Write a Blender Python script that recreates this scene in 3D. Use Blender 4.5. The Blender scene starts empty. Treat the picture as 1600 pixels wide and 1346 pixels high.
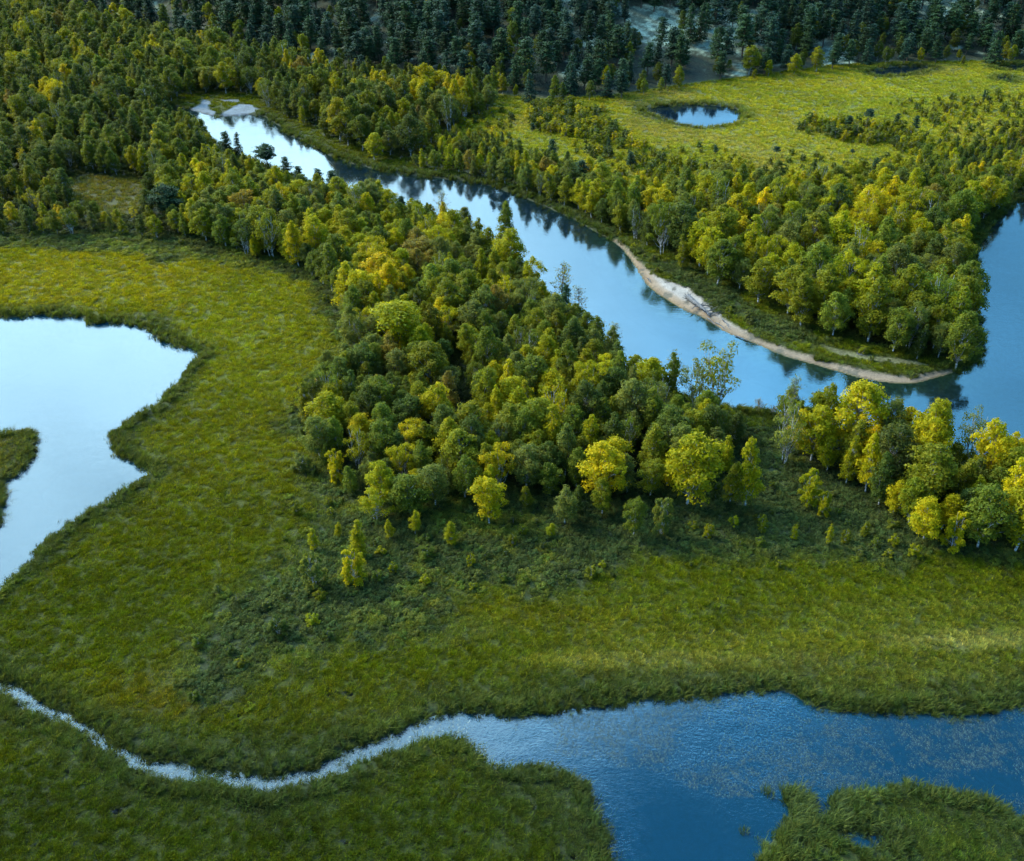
import bpy, math, random
import numpy as np
from mathutils import Vector

# ------------------------------------------------------------------ camera, sky, sun, exposure
PITCH = math.radians(33.0); HC = 70.0; FPX = 1511.0
scene = bpy.context.scene
COL = scene.collection
cam_d = bpy.data.cameras.new("camera"); cam = bpy.data.objects.new("camera", cam_d); COL.objects.link(cam)
cam.location = (0, 0, HC); cam.rotation_euler = (math.radians(90) - PITCH, 0, 0)
cam_d.sensor_width = 36.0; cam_d.lens = 36.0 * FPX / 1600.0; cam_d.clip_end = 6000; cam_d.clip_start = 0.5
scene.camera = cam
scene.render.resolution_x = 1024; scene.render.resolution_y = 861

SUN_EL, SUN_AZ = 34.0, -62.0          # azimuth from +Y (the view), negative = to the left
w = bpy.data.worlds.new("World"); scene.world = w; w.use_nodes = True
nt = w.node_tree; nt.nodes.clear()
def N(nt, t, **k):
    n = nt.nodes.new(t)
    for a, b in k.items(): setattr(n, a, b)
    return n
def mathn(nt, op, a, b=None, clamp=False):
    n = N(nt, 'ShaderNodeMath', operation=op, use_clamp=clamp)
    for i, v in enumerate((a, b)):
        if v is None: continue
        if isinstance(v, (int, float)): n.inputs[i].default_value = v
        else: nt.links.new(v, n.inputs[i])
    return n.outputs[0]
def mixc(nt, fac, a, b, mode='MIX'):
    n = N(nt, 'ShaderNodeMix', data_type='RGBA', blend_type=mode, clamp_factor=True)
    for s, v in ((n.inputs[0], fac), (n.inputs[6], a), (n.inputs[7], b)):
        if hasattr(v, 'links'): nt.links.new(v, s)
        else: s.default_value = v
    return n.outputs[2]
def ramp(nt, x, a, b, lo=0.0, hi=1.0, smooth=True):
    n = N(nt, 'ShaderNodeMapRange', interpolation_type='SMOOTHSTEP' if smooth else 'LINEAR')
    nt.links.new(x, n.inputs[0])
    for i, v in zip((1, 2, 3, 4), (a, b, lo, hi)): n.inputs[i].default_value = v
    return n.outputs[0]
def noise(nt, vec, scale, detail=4, rough=0.55, out=0):
    n = N(nt, 'ShaderNodeTexNoise'); n.inputs['Scale'].default_value = scale
    n.inputs['Detail'].default_value = detail; n.inputs['Roughness'].default_value = rough
    if vec is not None: nt.links.new(vec, n.inputs['Vector'])
    return n.outputs[out]
sky = N(nt, 'ShaderNodeTexSky', sky_type='NISHITA', sun_disc=False)
sky.sun_elevation = math.radians(SUN_EL); sky.sun_rotation = math.radians(SUN_AZ)
sky.altitude = 300; sky.air_density = 1.2; sky.dust_density = 0.4; sky.ozone_density = 2.5
tc = N(nt, 'ShaderNodeTexCoord'); sep = N(nt, 'ShaderNodeSeparateXYZ'); nt.links.new(tc.outputs['Generated'], sep.inputs[0])
X, Y, Z = sep.outputs
mp = N(nt, 'ShaderNodeMapping'); mp.inputs['Scale'].default_value = (1, 1, 2.2); nt.links.new(tc.outputs['Generated'], mp.inputs[0])
n1 = noise(nt, mp.outputs[0], 1.9, 5, 0.55)
low = ramp(nt, mathn(nt, 'ADD', Z, mathn(nt, 'MULTIPLY', X, 0.32)), 0.70, 0.90, 1, 0)                      # the cloud bank stands low in the sky ...
side = ramp(nt, X, -0.15, 0.5, 1.0, 0.84)               # ... and is thickest towards the left
amt = mathn(nt, 'MULTIPLY', low, side)
up = ramp(nt, Y, -0.5, 0.5, 0.25, 1)
amt = mathn(nt, 'MULTIPLY', amt, up)
cl = mathn(nt, 'ADD', mathn(nt, 'MULTIPLY', n1, 1.5), mathn(nt, 'SUBTRACT', mathn(nt, 'MULTIPLY', amt, 1.25), 1.05))
mask = ramp(nt, cl, 0.0, 0.85)
skyc = mixc(nt, 1.0, sky.outputs[0], (0.50, 0.97, 1.18, 1), 'MULTIPLY')
dim = ramp(nt, mathn(nt, 'SUBTRACT', Z, mathn(nt, 'MULTIPLY', X, 0.35)), 0.18, 0.58, 0.22, 1.0)   # the bank is greyer towards the horizon
n2 = noise(nt, mp.outputs[0], 4.5, 4, 0.6); dim = mathn(nt, 'MULTIPLY', dim, ramp(nt, n2, 0.3, 0.7, 0.68, 1.22))
clc = N(nt, 'ShaderNodeVectorMath', operation='SCALE'); nt.links.new(mixc(nt, ramp(nt, X, -0.22, 0.38), (20.5, 28, 34, 1), (8.0, 24.5, 44, 1)), clc.inputs[0]); nt.links.new(dim, clc.inputs['Scale'])
both = mixc(nt, mask, skyc, clc.outputs[0])
bg = N(nt, 'ShaderNodeBackground'); nt.links.new(both, bg.inputs[0]); bg.inputs[1].default_value = 0.15
wo = N(nt, 'ShaderNodeOutputWorld'); nt.links.new(bg.outputs[0], wo.inputs[0])

sd_ = bpy.data.lights.new("sun", 'SUN'); sd_.energy = 3.0; sd_.angle = math.radians(9); sd_.color = (1.0, 0.88, 0.62)
sun = bpy.data.objects.new("sun", sd_); COL.objects.link(sun)
az, el = math.radians(SUN_AZ), math.radians(SUN_EL)
sdir = Vector((math.sin(az) * math.cos(el), math.cos(az) * math.cos(el), math.sin(el)))
sun.rotation_euler = sdir.to_track_quat('Z', 'Y').to_euler(); sun.location = (-60, 60, 90)
vs = scene.view_settings; vs.view_transform = 'Standard'; vs.look = 'None'; vs.gamma = 1; vs.exposure = 1.08
scene.render.engine = 'CYCLES'
cy = scene.cycles
cy.max_bounces = 5; cy.diffuse_bounces = 2; cy.glossy_bounces = 2; cy.transmission_bounces = 2; cy.transparent_max_bounces = 6
cy.caustics_reflective = False; cy.caustics_refractive = False
cy.use_denoising = True
try: cy.denoiser = 'OPENIMAGEDENOISE'
except Exception: pass

# ------------------------------------------------------------------ ground-plane coordinates of what the photo shows
rng = np.random.default_rng(7); random.seed(7)
CP, SP = math.cos(PITCH), math.sin(PITCH)
def ray(px, py):
    u = (px - 800.0) / FPX; v = (673.0 - py) / FPX
    return u, CP + v * SP, -SP + v * CP
def at(px, py, z=0.25):
    dx, dy, dz = ray(px, py); t = (HC - z) / -dz
    return dx * t, dy * t
def AT(lst, z=0.25): return np.array([at(a, b, z) for a, b in lst], dtype=np.float64)
def project(x, y, z):
    d = y * CP - (z - HC) * SP; v = (y * SP + (z - HC) * CP) / d
    return 800 + FPX * x / d, 673 - FPX * v, d
def smooth_poly(p, k=4):
    p = np.asarray(p); n = len(p); out = []
    for i in range(n):
        p0, p1, p2, p3 = p[i - 1], p[i], p[(i + 1) % n], p[(i + 2) % n]
        for j in range(k):
            t = j / k
            out.append(0.5 * ((2 * p1) + (-p0 + p2) * t + (2 * p0 - 5 * p1 + 4 * p2 - p3) * t * t + (-p0 + 3 * p1 - 3 * p2 + p3) * t ** 3))
    return np.array(out)
def sdist(x, y, poly, margin=14.0):
    """signed distance to a polygon, negative inside; clipped to margin outside"""
    x = np.asarray(x, dtype=np.float32); y = np.asarray(y, dtype=np.float32)
    out = np.full(x.shape, margin, dtype=np.float32)
    lo = poly.min(0) - margin; hi = poly.max(0) + margin
    m = (x > lo[0]) & (x < hi[0]) & (y > lo[1]) & (y < hi[1])
    if not m.any(): return out
    X_, Y_ = x[m], y[m]; d2 = np.full(X_.shape, 1e9, dtype=np.float32); ins = np.zeros(X_.shape, bool)
    P = poly.astype(np.float32); Q = np.roll(P, -1, 0)
    for (ax, ay), (bx, by) in zip(P, Q):
        ex, ey = bx - ax, by - ay; L = ex * ex + ey * ey
        if L < 1e-9: continue
        vx, vy = X_ - ax, Y_ - ay
        t = np.clip((vx * ex + vy * ey) / L, 0, 1)
        qx = vx - t * ex; qy = vy - t * ey
        np.minimum(d2, qx * qx + qy * qy, out=d2)
        if ay != by:
            c = ((ay > Y_) != (by > Y_)) & (X_ < ex * (Y_ - ay) / (by - ay) + ax)
            ins ^= c
    d = np.sqrt(d2); d[ins] *= -1
    out[m] = np.minimum(d, margin)
    return out
def vnoise(x, y, s, seed=0):
    x = np.asarray(x, dtype=np.float64) / s + 1000.5 + seed * 13.7; y = np.asarray(y, dtype=np.float64) / s + 1000.5 + seed * 7.3
    xi = np.floor(x).astype(np.int64); yi = np.floor(y).astype(np.int64); fx = x - xi; fy = y - yi
    fx = fx * fx * (3 - 2 * fx); fy = fy * fy * (3 - 2 * fy)
    def h(a, b):
        n = (a * 374761393 + b * 668265263 + seed * 982451653) & 0xffffffff
        n = ((n ^ (n >> 13)) * 1274126177) & 0xffffffff
        return ((n ^ (n >> 16)) & 0xffff) / 65535.0
    return (h(xi, yi) * (1 - fx) + h(xi + 1, yi) * fx) * (1 - fy) + (h(xi, yi + 1) * (1 - fx) + h(xi + 1, yi + 1) * fx) * fy
def fbm(x, y, s, seed=0, o=3):
    r = 0; a = 1; t = 0
    for i in range(o):
        r = r + a * vnoise(x, y, s / 2 ** i, seed + i); t += a; a *= 0.55
    return r / t
def sstep(a, b, x):
    t = np.clip((x - a) / (b - a), 0, 1); return t * t * (3 - 2 * t)

POND = [(-420, 470), (-150, 488), (0, 494), (34, 495), (75, 492), (124, 496), (144, 506), (180, 505), (225, 509), (247, 526), (270, 539), (292, 546), (314, 550), (304, 569), (285, 587), (266, 600), (262, 614), (254, 631), (225, 644), (195, 659), (180, 685), (187, 707), (202, 726), (225, 734), (244, 739), (225, 752), (187, 771), (150, 794), (112, 816), (75, 850), (37, 884), (22, 899), (-3, 925), (-80, 970), (-300, 940), (-500, 700)]
ISLET = [(-200, 690), (-60, 674), (0, 676), (15, 675), (41, 678), (49, 689), (41, 719), (26, 741), (4, 762), (6, 775), (0, 805), (-40, 830), (-160, 800)]
MARSH = [(-160, 1000), (-60, 1035), (0, 1060), (25, 1067), (55, 1090), (100, 1110), (150, 1135), (180, 1160), (210, 1180), (250, 1192), (300, 1200), (350, 1205), (400, 1214), (435, 1215), (475, 1207), (505, 1195), (545, 1175), (575, 1160), (625, 1147), (660, 1127), (715, 1112), (760, 1115), (800, 1117), (850, 1111), (900, 1106), (965, 1104), (1010, 1096), (1070, 1094), (1120, 1089), (1160, 1082), (1200, 1080), (1235, 1084), (1260, 1095), (1300, 1107), (1375, 1115), (1450, 1116), (1525, 1113), (1570, 1102), (1600, 1095), (1800, 1060), (2000, 1100), (2000, 1500), (1800, 1360), (1600, 1289), (1575, 1276), (1540, 1252), (1500, 1237), (1450, 1232), (1415, 1224), (1385, 1228), (1350, 1241), (1320, 1262), (1300, 1280), (1265, 1285), (1230, 1292), (1210, 1315), (1190, 1335), (1185, 1350), (1175, 1480), (1190, 1700), (940, 1700), (952, 1480), (950, 1346), (950, 1300), (935, 1275), (920, 1250), (905, 1228), (885, 1210), (840, 1203), (800, 1200), (765, 1193), (740, 1172), (710, 1153), (680, 1152), (650, 1162), (600, 1176), (550, 1192), (540, 1205), (500, 1220), (460, 1226), (425, 1238), (390, 1232), (350, 1227), (300, 1225), (250, 1217), (210, 1202), (175, 1186), (145, 1172), (128, 1152), (100, 1135), (50, 1112), (20, 1092), (-10, 1077), (-100, 1040), (-170, 1020)]
PUDDLES = [[(1233, 1318), (1252, 1308), (1275, 1312), (1268, 1326), (1240, 1334)], [(1285, 1306), (1320, 1298), (1352, 1304), (1386, 1306), (1380, 1322), (1345, 1324), (1310, 1314)], [(1010, 1330), (1030, 1322), (1036, 1334)]]
RIVER = [(270, 168), (298, 172), (340, 182), (400, 180), (425, 190), (450, 210), (480, 224), (525, 247), (575, 262), (630, 272), (700, 281), (760, 290), (800, 303), (850, 322), (900, 345), (940, 366), (965, 382), (985, 405), (1000, 428), (1015, 448), (1031, 461), (1051, 474), (1070, 485), (1090, 492), (1110, 503), (1137, 520), (1164, 530), (1195, 543), (1226, 556), (1281, 572), (1319, 583), (1356, 593), (1412, 600), (1450, 594), (1490, 582), (1520, 572), (1534, 550), (1528, 500), (1520, 450), (1528, 400), (1540, 365), (1556, 345), (1580, 325), (1600, 312), (1760, 290), (1990, 320), (2100, 800), (1750, 745), (1600, 725), (1500, 712), (1400, 692), (1280, 665), (1212, 645), (1158, 640), (1100, 628), (1040, 612), (990, 588), (950, 545), (910, 505), (870, 472), (830, 442), (788, 400), (738, 365), (688, 343), (600, 320), (540, 302), (480, 286), (430, 264), (380, 244), (335, 222), (300, 200), (270, 185)]
FARPOND = [(1005, 171), (1030, 167), (1060, 165), (1100, 164), (1150, 171), (1160, 181), (1152, 193), (1115, 200), (1080, 199), (1045, 191), (1018, 181)]
FARPOOLS = [[(1352, 113), (1395, 106), (1440, 104), (1455, 108), (1430, 116), (1380, 121)], [(1552, 107), (1580, 103), (1640, 102), (1640, 112), (1580, 112)], [(1552, 124), (1566, 120), (1584, 124), (1580, 129), (1560, 128)]]
SAND = [(958, 372), (975, 384), (1000, 410), (1023, 431), (1047, 441), (1075, 453), (1087, 464), (1106, 477), (1128, 496), (1148, 508), (1172, 521), (1187, 530), (1219, 541), (1250, 552), (1300, 567), (1340, 577), (1400, 587), (1450, 586), (1485, 577), (1490, 592), (1412, 610), (1350, 606), (1280, 586), (1226, 570), (1160, 545), (1110, 516), (1070, 500), (1030, 478), (1005, 455), (985, 425), (960, 395)]
SANDTOP = [(1285, 541), (1320, 549), (1370, 560), (1430, 566), (1450, 572), (1400, 570), (1340, 563), (1300, 552)]
GRAVEL = [[(293, 172), (310, 166), (318, 157), (330, 160), (324, 170), (340, 177), (325, 184), (295, 184)], [(345, 180), (362, 170), (374, 163), (392, 165), (405, 173), (385, 179), (355, 183)], [(345, 157), (372, 156), (374, 160), (348, 160)]]
TOE = [(-400, -20), (-150, -5), (0, 10), (200, 55), (350, 95), (500, 120), (700, 141), (850, 156), (950, 151), (1080, 132), (1200, 116), (1300, 103), (1400, 98), (1600, 96), (1900, 96)]
toe = AT(TOE); toe_x = toe[:, 0]; toe_y = toe[:, 1]
for i in range(1, len(toe_x)): toe_x[i] = max(toe_x[i], toe_x[i - 1] + 1)
W_pond = smooth_poly(AT(POND, 0)); W_islet = smooth_poly(AT(ISLET, 0)); W_marsh = smooth_poly(AT(MARSH, 0), 3); W_river = smooth_poly(AT(RIVER, 0))
W_small = [smooth_poly(AT(FARPOND, 0))] + [smooth_poly(AT(p, 0), 3) for p in FARPOOLS]
W_pud = [smooth_poly(AT(p, 0), 3) for p in PUDDLES]
W_sand = smooth_poly(AT(SAND), 2); W_sandtop = AT(SANDTOP); W_gravel = [AT(p) for p in GRAVEL]

def water_fields(x, y):
    """four signed distances (pond, marsh stream, river, small pools), negative in water"""
    j = (fbm(x, y, 3.2, 11, 3) - 0.5)
    far = sstep(60, 200, np.asarray(y))
    a = np.maximum(sdist(x, y, W_pond), -sdist(x, y, W_islet)) + j * 2.2
    b = sdist(x, y, W_marsh)
    for p in W_pud: b = np.minimum(b, sdist(x, y, p))
    b = b + j * 1.5
    c = sdist(x, y, W_river)
    sb = sdist(x, y, W_sand)
    c = c + j * np.where(sb < 2, 0.35, 1.4)
    d = np.full(np.shape(x), 14.0, dtype=np.float32)
    for p in W_small: d = np.minimum(d, sdist(x, y, p))
    d = d + j * 2.0
    return a, b, c, d, sb
def hill(x, y):
    d = np.asarray(y) - np.interp(x, toe_x, toe_y)
    s = np.clip(d, 0, None)
    return 0.27 * s * s / (s + 14) + 1.6 * sstep(10, 60, s) * (fbm(x, y, 26, 5) - 0.5) * 2 * 1.3, d
def height(x, y, wf=None):
    a, b, c, d, sb = wf if wf is not None else water_fields(x, y)
    sd = np.minimum(np.minimum(a, b), np.minimum(c, d))
    land = 0.10 + 0.22 * sstep(0, 0.7, sd) + 0.5 * sstep(2, 12, sd) * fbm(x, y, 17, 3) * (c < 9) + 0.14 * (fbm(x, y, 2.2, 9) - 0.4) * sstep(0.3, 1.5, sd)
    near_sand = sstep(9, 1, sb) * (c < 0)
    bed = -np.minimum(1.7, 0.02 + (-sd) * (0.42 - 0.33 * near_sand))
    hz, hd = hill(x, y)
    z = np.where(sd > 0, land, bed) + hz
    sandy = sb < 0
    z = np.where(sandy & (sd > 0), 0.05 + 0.07 * np.clip(sd, 0, 3) + 0.03 * fbm(x, y, 1.2, 4), z)
    wet = (np.asarray(y) < 64) & (sd > 1) & (fbm(x, y, 1.1, 120) > 0.80)
    z = np.where(wet, -0.06, z)
    return z, sd, hd
def hz_at(x, y):
    z, sd, hd = height(np.array([x]), np.array([y])); return float(z[0])

# colour patches of the sward: (px, py, radius x m, radius y m, colour, strength)
C_GRASS = (0.064, 0.082, 0.002)
PATCH = [(150, 430, 42, 26, (0.155, 0.152, 0.004), 0.95), (60, 450, 20, 10, (0.150, 0.150, 0.006), 0.8), (430, 500, 22, 34, (0.125, 0.140, 0.004), 0.9), (450, 640, 10, 22, (0.118, 0.132, 0.004), 0.85),
         (300, 720, 26, 16, (0.092, 0.104, 0.003), 0.8), (330, 850, 24, 14, (0.068, 0.085, 0.002), 0.8), (120, 960, 24, 10, (0.054, 0.075, 0.002), 0.8),
         (850, 960, 20, 3.2, (0.090, 0.100, 0.004), 0.9), (1000, 935, 14, 2.5, (0.07, 0.09, 0.005), 0.7), (1150, 1010, 26, 4.5, (0.105, 0.115, 0.010), 0.85), (1050, 1035, 22, 1.8, (0.17, 0.175, 0.03), 0.85), (1530, 1000, 14, 2.0, (0.17, 0.175, 0.04), 0.85), (1420, 960, 22, 4, (0.092, 0.108, 0.010), 0.7), (1300, 1050, 30, 3.5, (0.080, 0.092, 0.014), 0.7),
         (620, 1050, 20, 7, (0.062, 0.082, 0.002), 0.8), (250, 1080, 9, 4, (0.085, 0.082, 0.004), 0.75), (330, 1040, 8, 4, (0.075, 0.080, 0.004), 0.6), (600, 1100, 16, 4, (0.07, 0.085, 0.004), 0.6),
         (200, 1270, 40, 9, (0.031, 0.050, 0.003), 0.9), (700, 1290, 20, 9, (0.031, 0.050, 0.003), 0.9), (850, 1240, 8, 5, (0.034, 0.052, 0.010), 0.7), (1420, 1300, 22, 7, (0.038, 0.062, 0.010), 0.8), (430, 1010, 8, 3, (0.10, 0.125, 0.02), 0.6), (330, 1050, 7, 3, (0.09, 0.12, 0.03), 0.6), (700, 985, 9, 2.5, (0.085, 0.11, 0.02), 0.6),
         (170, 300, 14, 9, (0.095, 0.095, 0.02), 0.9), (20, 720, 8, 10, (0.12, 0.11, 0.012), 0.85)]
PATCHW = [(at(p[0], p[1]), p) for p in PATCH]
C_SCRUB = (0.046, 0.068, 0.020)
SCRUB = [AT([(520, 470), (548, 520), (545, 600), (470, 650), (450, 720), (480, 800), (420, 870), (320, 930), (265, 1000), (275, 1080), (320, 1105), (400, 1050), (520, 1020), (620, 985), (700, 935), (850, 912), (1000, 902), (1200, 892), (1400, 882), (1600, 890), (1850, 890), (1850, 800), (1500, 800), (1250, 700), (1160, 640), (900, 700), (600, 560)]),
         AT([(-150, 352), (340, 365), (500, 415), (545, 470), (540, 540), (505, 480), (470, 440), (330, 415), (200, 392), (-150, 388)]),
         AT([(960, 362), (1000, 385), (1060, 415), (1180, 470), (1300, 530), (1450, 572), (1340, 570), (1250, 545), (1180, 522), (1125, 490), (1080, 456), (1020, 428), (985, 400)])]
FAR_MEADOW = AT([(770, 140), (850, 158), (950, 152), (1080, 133), (1200, 117), (1300, 104), (1400, 99), (1600, 97), (1800, 97), (1800, 210), (1560, 225), (1480, 245), (1420, 268), (1300, 292), (1200, 292), (1100, 290), (1040, 330), (950, 300), (900, 275), (800, 245), (700, 212), (690, 190), (770, 172)])
BIRCH = {
 'central': [(345, 385), (400, 405), (450, 412), (495, 440), (530, 470), (548, 520), (545, 570), (505, 620), (475, 665), (483, 700), (520, 745), (560, 780), (620, 785), (680, 792), (720, 788), (800, 782), (880, 772), (950, 785), (1010, 788), (1060, 778), (1110, 745), (1148, 690), (1140, 652), (1040, 630), (985, 600), (935, 550), (895, 515), (855, 480), (818, 450), (775, 410), (730, 375), (685, 352), (600, 330), (540, 318), (480, 316), (430, 298), (380, 280), (330, 258), (250, 300), (280, 370)],
 'left': [(-250, 372), (100, 368), (200, 372), (300, 378), (345, 385), (330, 240), (290, 205), (262, 188), (262, 165), (290, 150), (395, 148), (412, 165), (455, 190), (530, 226), (580, 243), (640, 256), (690, 215), (720, 197), (770, 172), (780, 150), (700, 140), (500, 119), (350, 92), (200, 52), (0, 5), (-250, -20)],
 'right': [(640, 262), (690, 200), (720, 207), (800, 240), (870, 262), (940, 280), (950, 305), (1000, 320), (1040, 310), (1100, 292), (1200, 294), (1300, 290), (1420, 264), (1480, 237), (1560, 217), (1800, 197), (1800, 285), (1600, 305), (1572, 322), (1530, 348), (1508, 372), (1492, 405), (1490, 470), (1500, 520), (1496, 555), (1478, 570), (1440, 567), (1380, 552), (1300, 530), (1240, 503), (1180, 468), (1120, 438), (1060, 412), (1000, 382), (955, 358), (900, 330), (850, 312), (800, 292), (700, 272)],
 'cluster': [(1215, 688), (1250, 715), (1262, 735), (1320, 765), (1380, 795), (1420, 830), (1500, 852), (1600, 865), (1850, 885), (1850, 780), (1600, 738), (1500, 724), (1400, 704), (1280, 678), (1220, 660)],
}
W_birch = {k: AT(v) for k, v in BIRCH.items()}
HOLES = [AT([(95, 285), (130, 272), (245, 282), (240, 318), (200, 340), (110, 330)]), AT([(706, 500), (728, 500), (738, 600), (735, 690), (705, 690), (700, 600)])]
LICHEN = [[(968, 18), (1080, 12), (1180, 20), (1190, 80), (1120, 88), (1030, 75), (985, 60)], [(1430, 0), (1530, -5), (1530, 40), (1450, 42)], [(1275, 62), (1330, 66), (1330, 98), (1280, 98)], [(870, -10), (900, -10), (905, 25), (880, 28)], [(905, 50), (940, 52), (940, 75), (905, 72)], [(230, -8), (250, -8), (252, 12), (232, 12)], [(895, 100), (915, 100), (915, 115), (895, 115)], [(1145, 100), (1160, 100), (1165, 122), (1145, 120)]]
def at_hill(px, py):
    dx, dy, dz = ray(px, py); t = (HC - 0.3) / -dz
    for s in np.linspace(0.6 * t, t, 240):
        x, y, z = dx * s, dy * s, HC + dz * s
        if float(hill(np.array([x]), np.array([y]))[0][0]) + 0.4 >= z: return x, y
    return dx * t, dy * t
W_lichen = [np.array([at_hill(a, b) for a, b in p]) for p in LICHEN]

def zone_colour(x, y, sd, hd, sb, ground=True):
    n = len(x); c = np.tile(np.array(C_GRASS, dtype=np.float64), (n, 1))
    nz = fbm(x, y, 9, 21); nf = fbm(x, y, 2.0, 31); nb = fbm(x, y, 22, 41)
    def put(m, col):
        c[:] = c * (1 - m[:, None]) + np.array(col) * m[:, None]
    for (cx, cy), (_, _, rx, ry, col, s) in PATCHW:
        r = np.sqrt(((x - cx) / rx) ** 2 + ((y - cy) / ry) ** 2) + (nz - 0.5) * 0.9
        put(sstep(1.15, 0.35, r) * s, col)
    fm = sstep(2, -4, sdist(x, y, FAR_MEADOW) + (nz - 0.5) * 6)
    put(fm, (0.185, 0.190, 0.010))
    put(fm * sstep(0.52, 0.66, nb) * 0.8, (0.185, 0.175, 0.030))
    put(fm * sstep(0.50, 0.38, nb) * 0.6, (0.135, 0.155, 0.012))
    # darker, fresher growth round the pools and along the banks
    put(sstep(5.0, 0.6, sd + (nz - 0.5) * 5) * 0.75, (0.040, 0.062, 0.018))
    for p in SCRUB:
        m = sstep(2.0, -2.5, sdist(x, y, p) + (nz - 0.5) * 10 + (nf - 0.5) * 6)
        put(m, C_SCRUB); put(m * sstep(0.55, 0.75, nb + (nf - 0.5) * 0.5) * 0.75, (0.100, 0.122, 0.014))
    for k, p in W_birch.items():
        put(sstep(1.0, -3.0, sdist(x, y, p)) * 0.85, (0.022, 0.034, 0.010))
    for h in HOLES[:1]:
        put(sstep(1.0, -2.0, sdist(x, y, h) + (nz - 0.5) * 4), (0.085, 0.088, 0.016))
    put(sstep(-1, 3, hd), (0.018, 0.026, 0.014))
    c *= (0.78 + 0.5 * nf)[:, None] * (0.85 + 0.3 * nz)[:, None]
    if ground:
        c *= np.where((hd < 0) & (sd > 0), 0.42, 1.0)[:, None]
        lm = np.zeros(n)
        for p in W_lichen: lm = np.maximum(lm, sstep(2.5, -1.5, sdist(x, y, p) + (nf - 0.5) * 9 + (nz - .5) * 6 + (fbm(x, y, 0.9, 78) - .5) * 4))
        lm = np.maximum(lm, 0.7 * sstep(0.66, 0.74, fbm(x, y, 6, 77)) * (hd > 6))
        lm = lm * (0.25 + 0.75 * sstep(0.40, 0.56, fbm(x, y, 2.2, 79))); put(lm * (hd > 1), (0.20, 0.27, 0.20))
        sand = sstep(0.3, -0.3, sb + (nf - 0.5) * 0.9)
        upst = sstep(at(1140, 520)[1] - 4, at(1100, 500)[1], y); put(sand, (0.15, 0.122, 0.088)); put(sand * upst, (0.19, 0.148, 0.105)); put(sand * sstep(1.6, 0.5, sd) * (0.35 + 0.5 * upst), (0.17, 0.115, 0.065)); put(sand * upst * sstep(1.5, 2.6, sd), (0.24, 0.225, 0.20)); put(sand * sstep(0.35, 0.05, sd), (0.07, 0.055, 0.035))
        put(sand * sstep(0.62, 0.70, fbm(x, y, 1.6, 66)) * 0.8, (0.06, 0.06, 0.045))
        put(sstep(0.2, -0.4, sdist(x, y, W_sandtop) + (nf - 0.5) * 1.5) * 0.8, (0.11, 0.115, 0.06))
        for p in W_gravel: put(sstep(0.4, -0.4, sdist(x, y, p) + (nf - .5)), (0.10, 0.125, 0.14))
        c[(y < 64) & (sd > 1) & (fbm(x, y, 1.1, 120) > 0.78)] = (0.006, 0.012, 0.014)
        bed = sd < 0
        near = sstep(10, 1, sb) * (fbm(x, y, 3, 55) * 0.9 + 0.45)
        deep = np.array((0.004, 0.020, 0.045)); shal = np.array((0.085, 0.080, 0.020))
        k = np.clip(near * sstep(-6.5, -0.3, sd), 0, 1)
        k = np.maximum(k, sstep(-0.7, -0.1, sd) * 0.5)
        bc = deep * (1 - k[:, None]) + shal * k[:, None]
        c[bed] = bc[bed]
    return c

# ------------------------------------------------------------------ materials
def newmat(name):
    m = bpy.data.materials.new(name); m.use_nodes = True; m.node_tree.nodes.clear(); return m, m.node_tree
def ground_material(name, bump=0.25, scale=3.0):
    m, nt = newmat(name)
    at_ = N(nt, 'ShaderNodeAttribute', attribute_name='albedo'); g = N(nt, 'ShaderNodeNewGeometry')
    n = noise(nt, g.outputs['Position'], scale, 5, 0.65); n2 = noise(nt, g.outputs['Position'], 0.35, 3)
    f = mathn(nt, 'MULTIPLY', ramp(nt, n, 0.3, 0.7, 0.55, 1.45), ramp(nt, n2, 0.3, 0.7, 0.85, 1.15))
    cc = N(nt, 'ShaderNodeVectorMath', operation='SCALE'); nt.links.new(at_.outputs['Color'], cc.inputs[0]); nt.links.new(f, cc.inputs['Scale'])
    b = N(nt, 'ShaderNodeBump'); b.inputs['Strength'].default_value = bump; b.inputs['Distance'].default_value = 0.3; nt.links.new(n, b.inputs['Height'])
    p = N(nt, 'ShaderNodeBsdfPrincipled'); nt.links.new(cc.outputs[0], p.inputs['Base Color']); p.inputs['Roughness'].default_value = 0.9
    p.inputs['Specular IOR Level'].default_value = 0.2; nt.links.new(b.outputs[0], p.inputs['Normal'])
    o = N(nt, 'ShaderNodeOutputMaterial'); nt.links.new(p.outputs[0], o.inputs[0]); return m
M_ground = ground_material('meadow soil and sward', 0.5)
M_sand = ground_material('river sand', 0.15, 7.0)
M_bed = ground_material('river bed', 0.1, 1.2)
M_hill = ground_material('heath and lichen', 0.5, 1.6)

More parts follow.
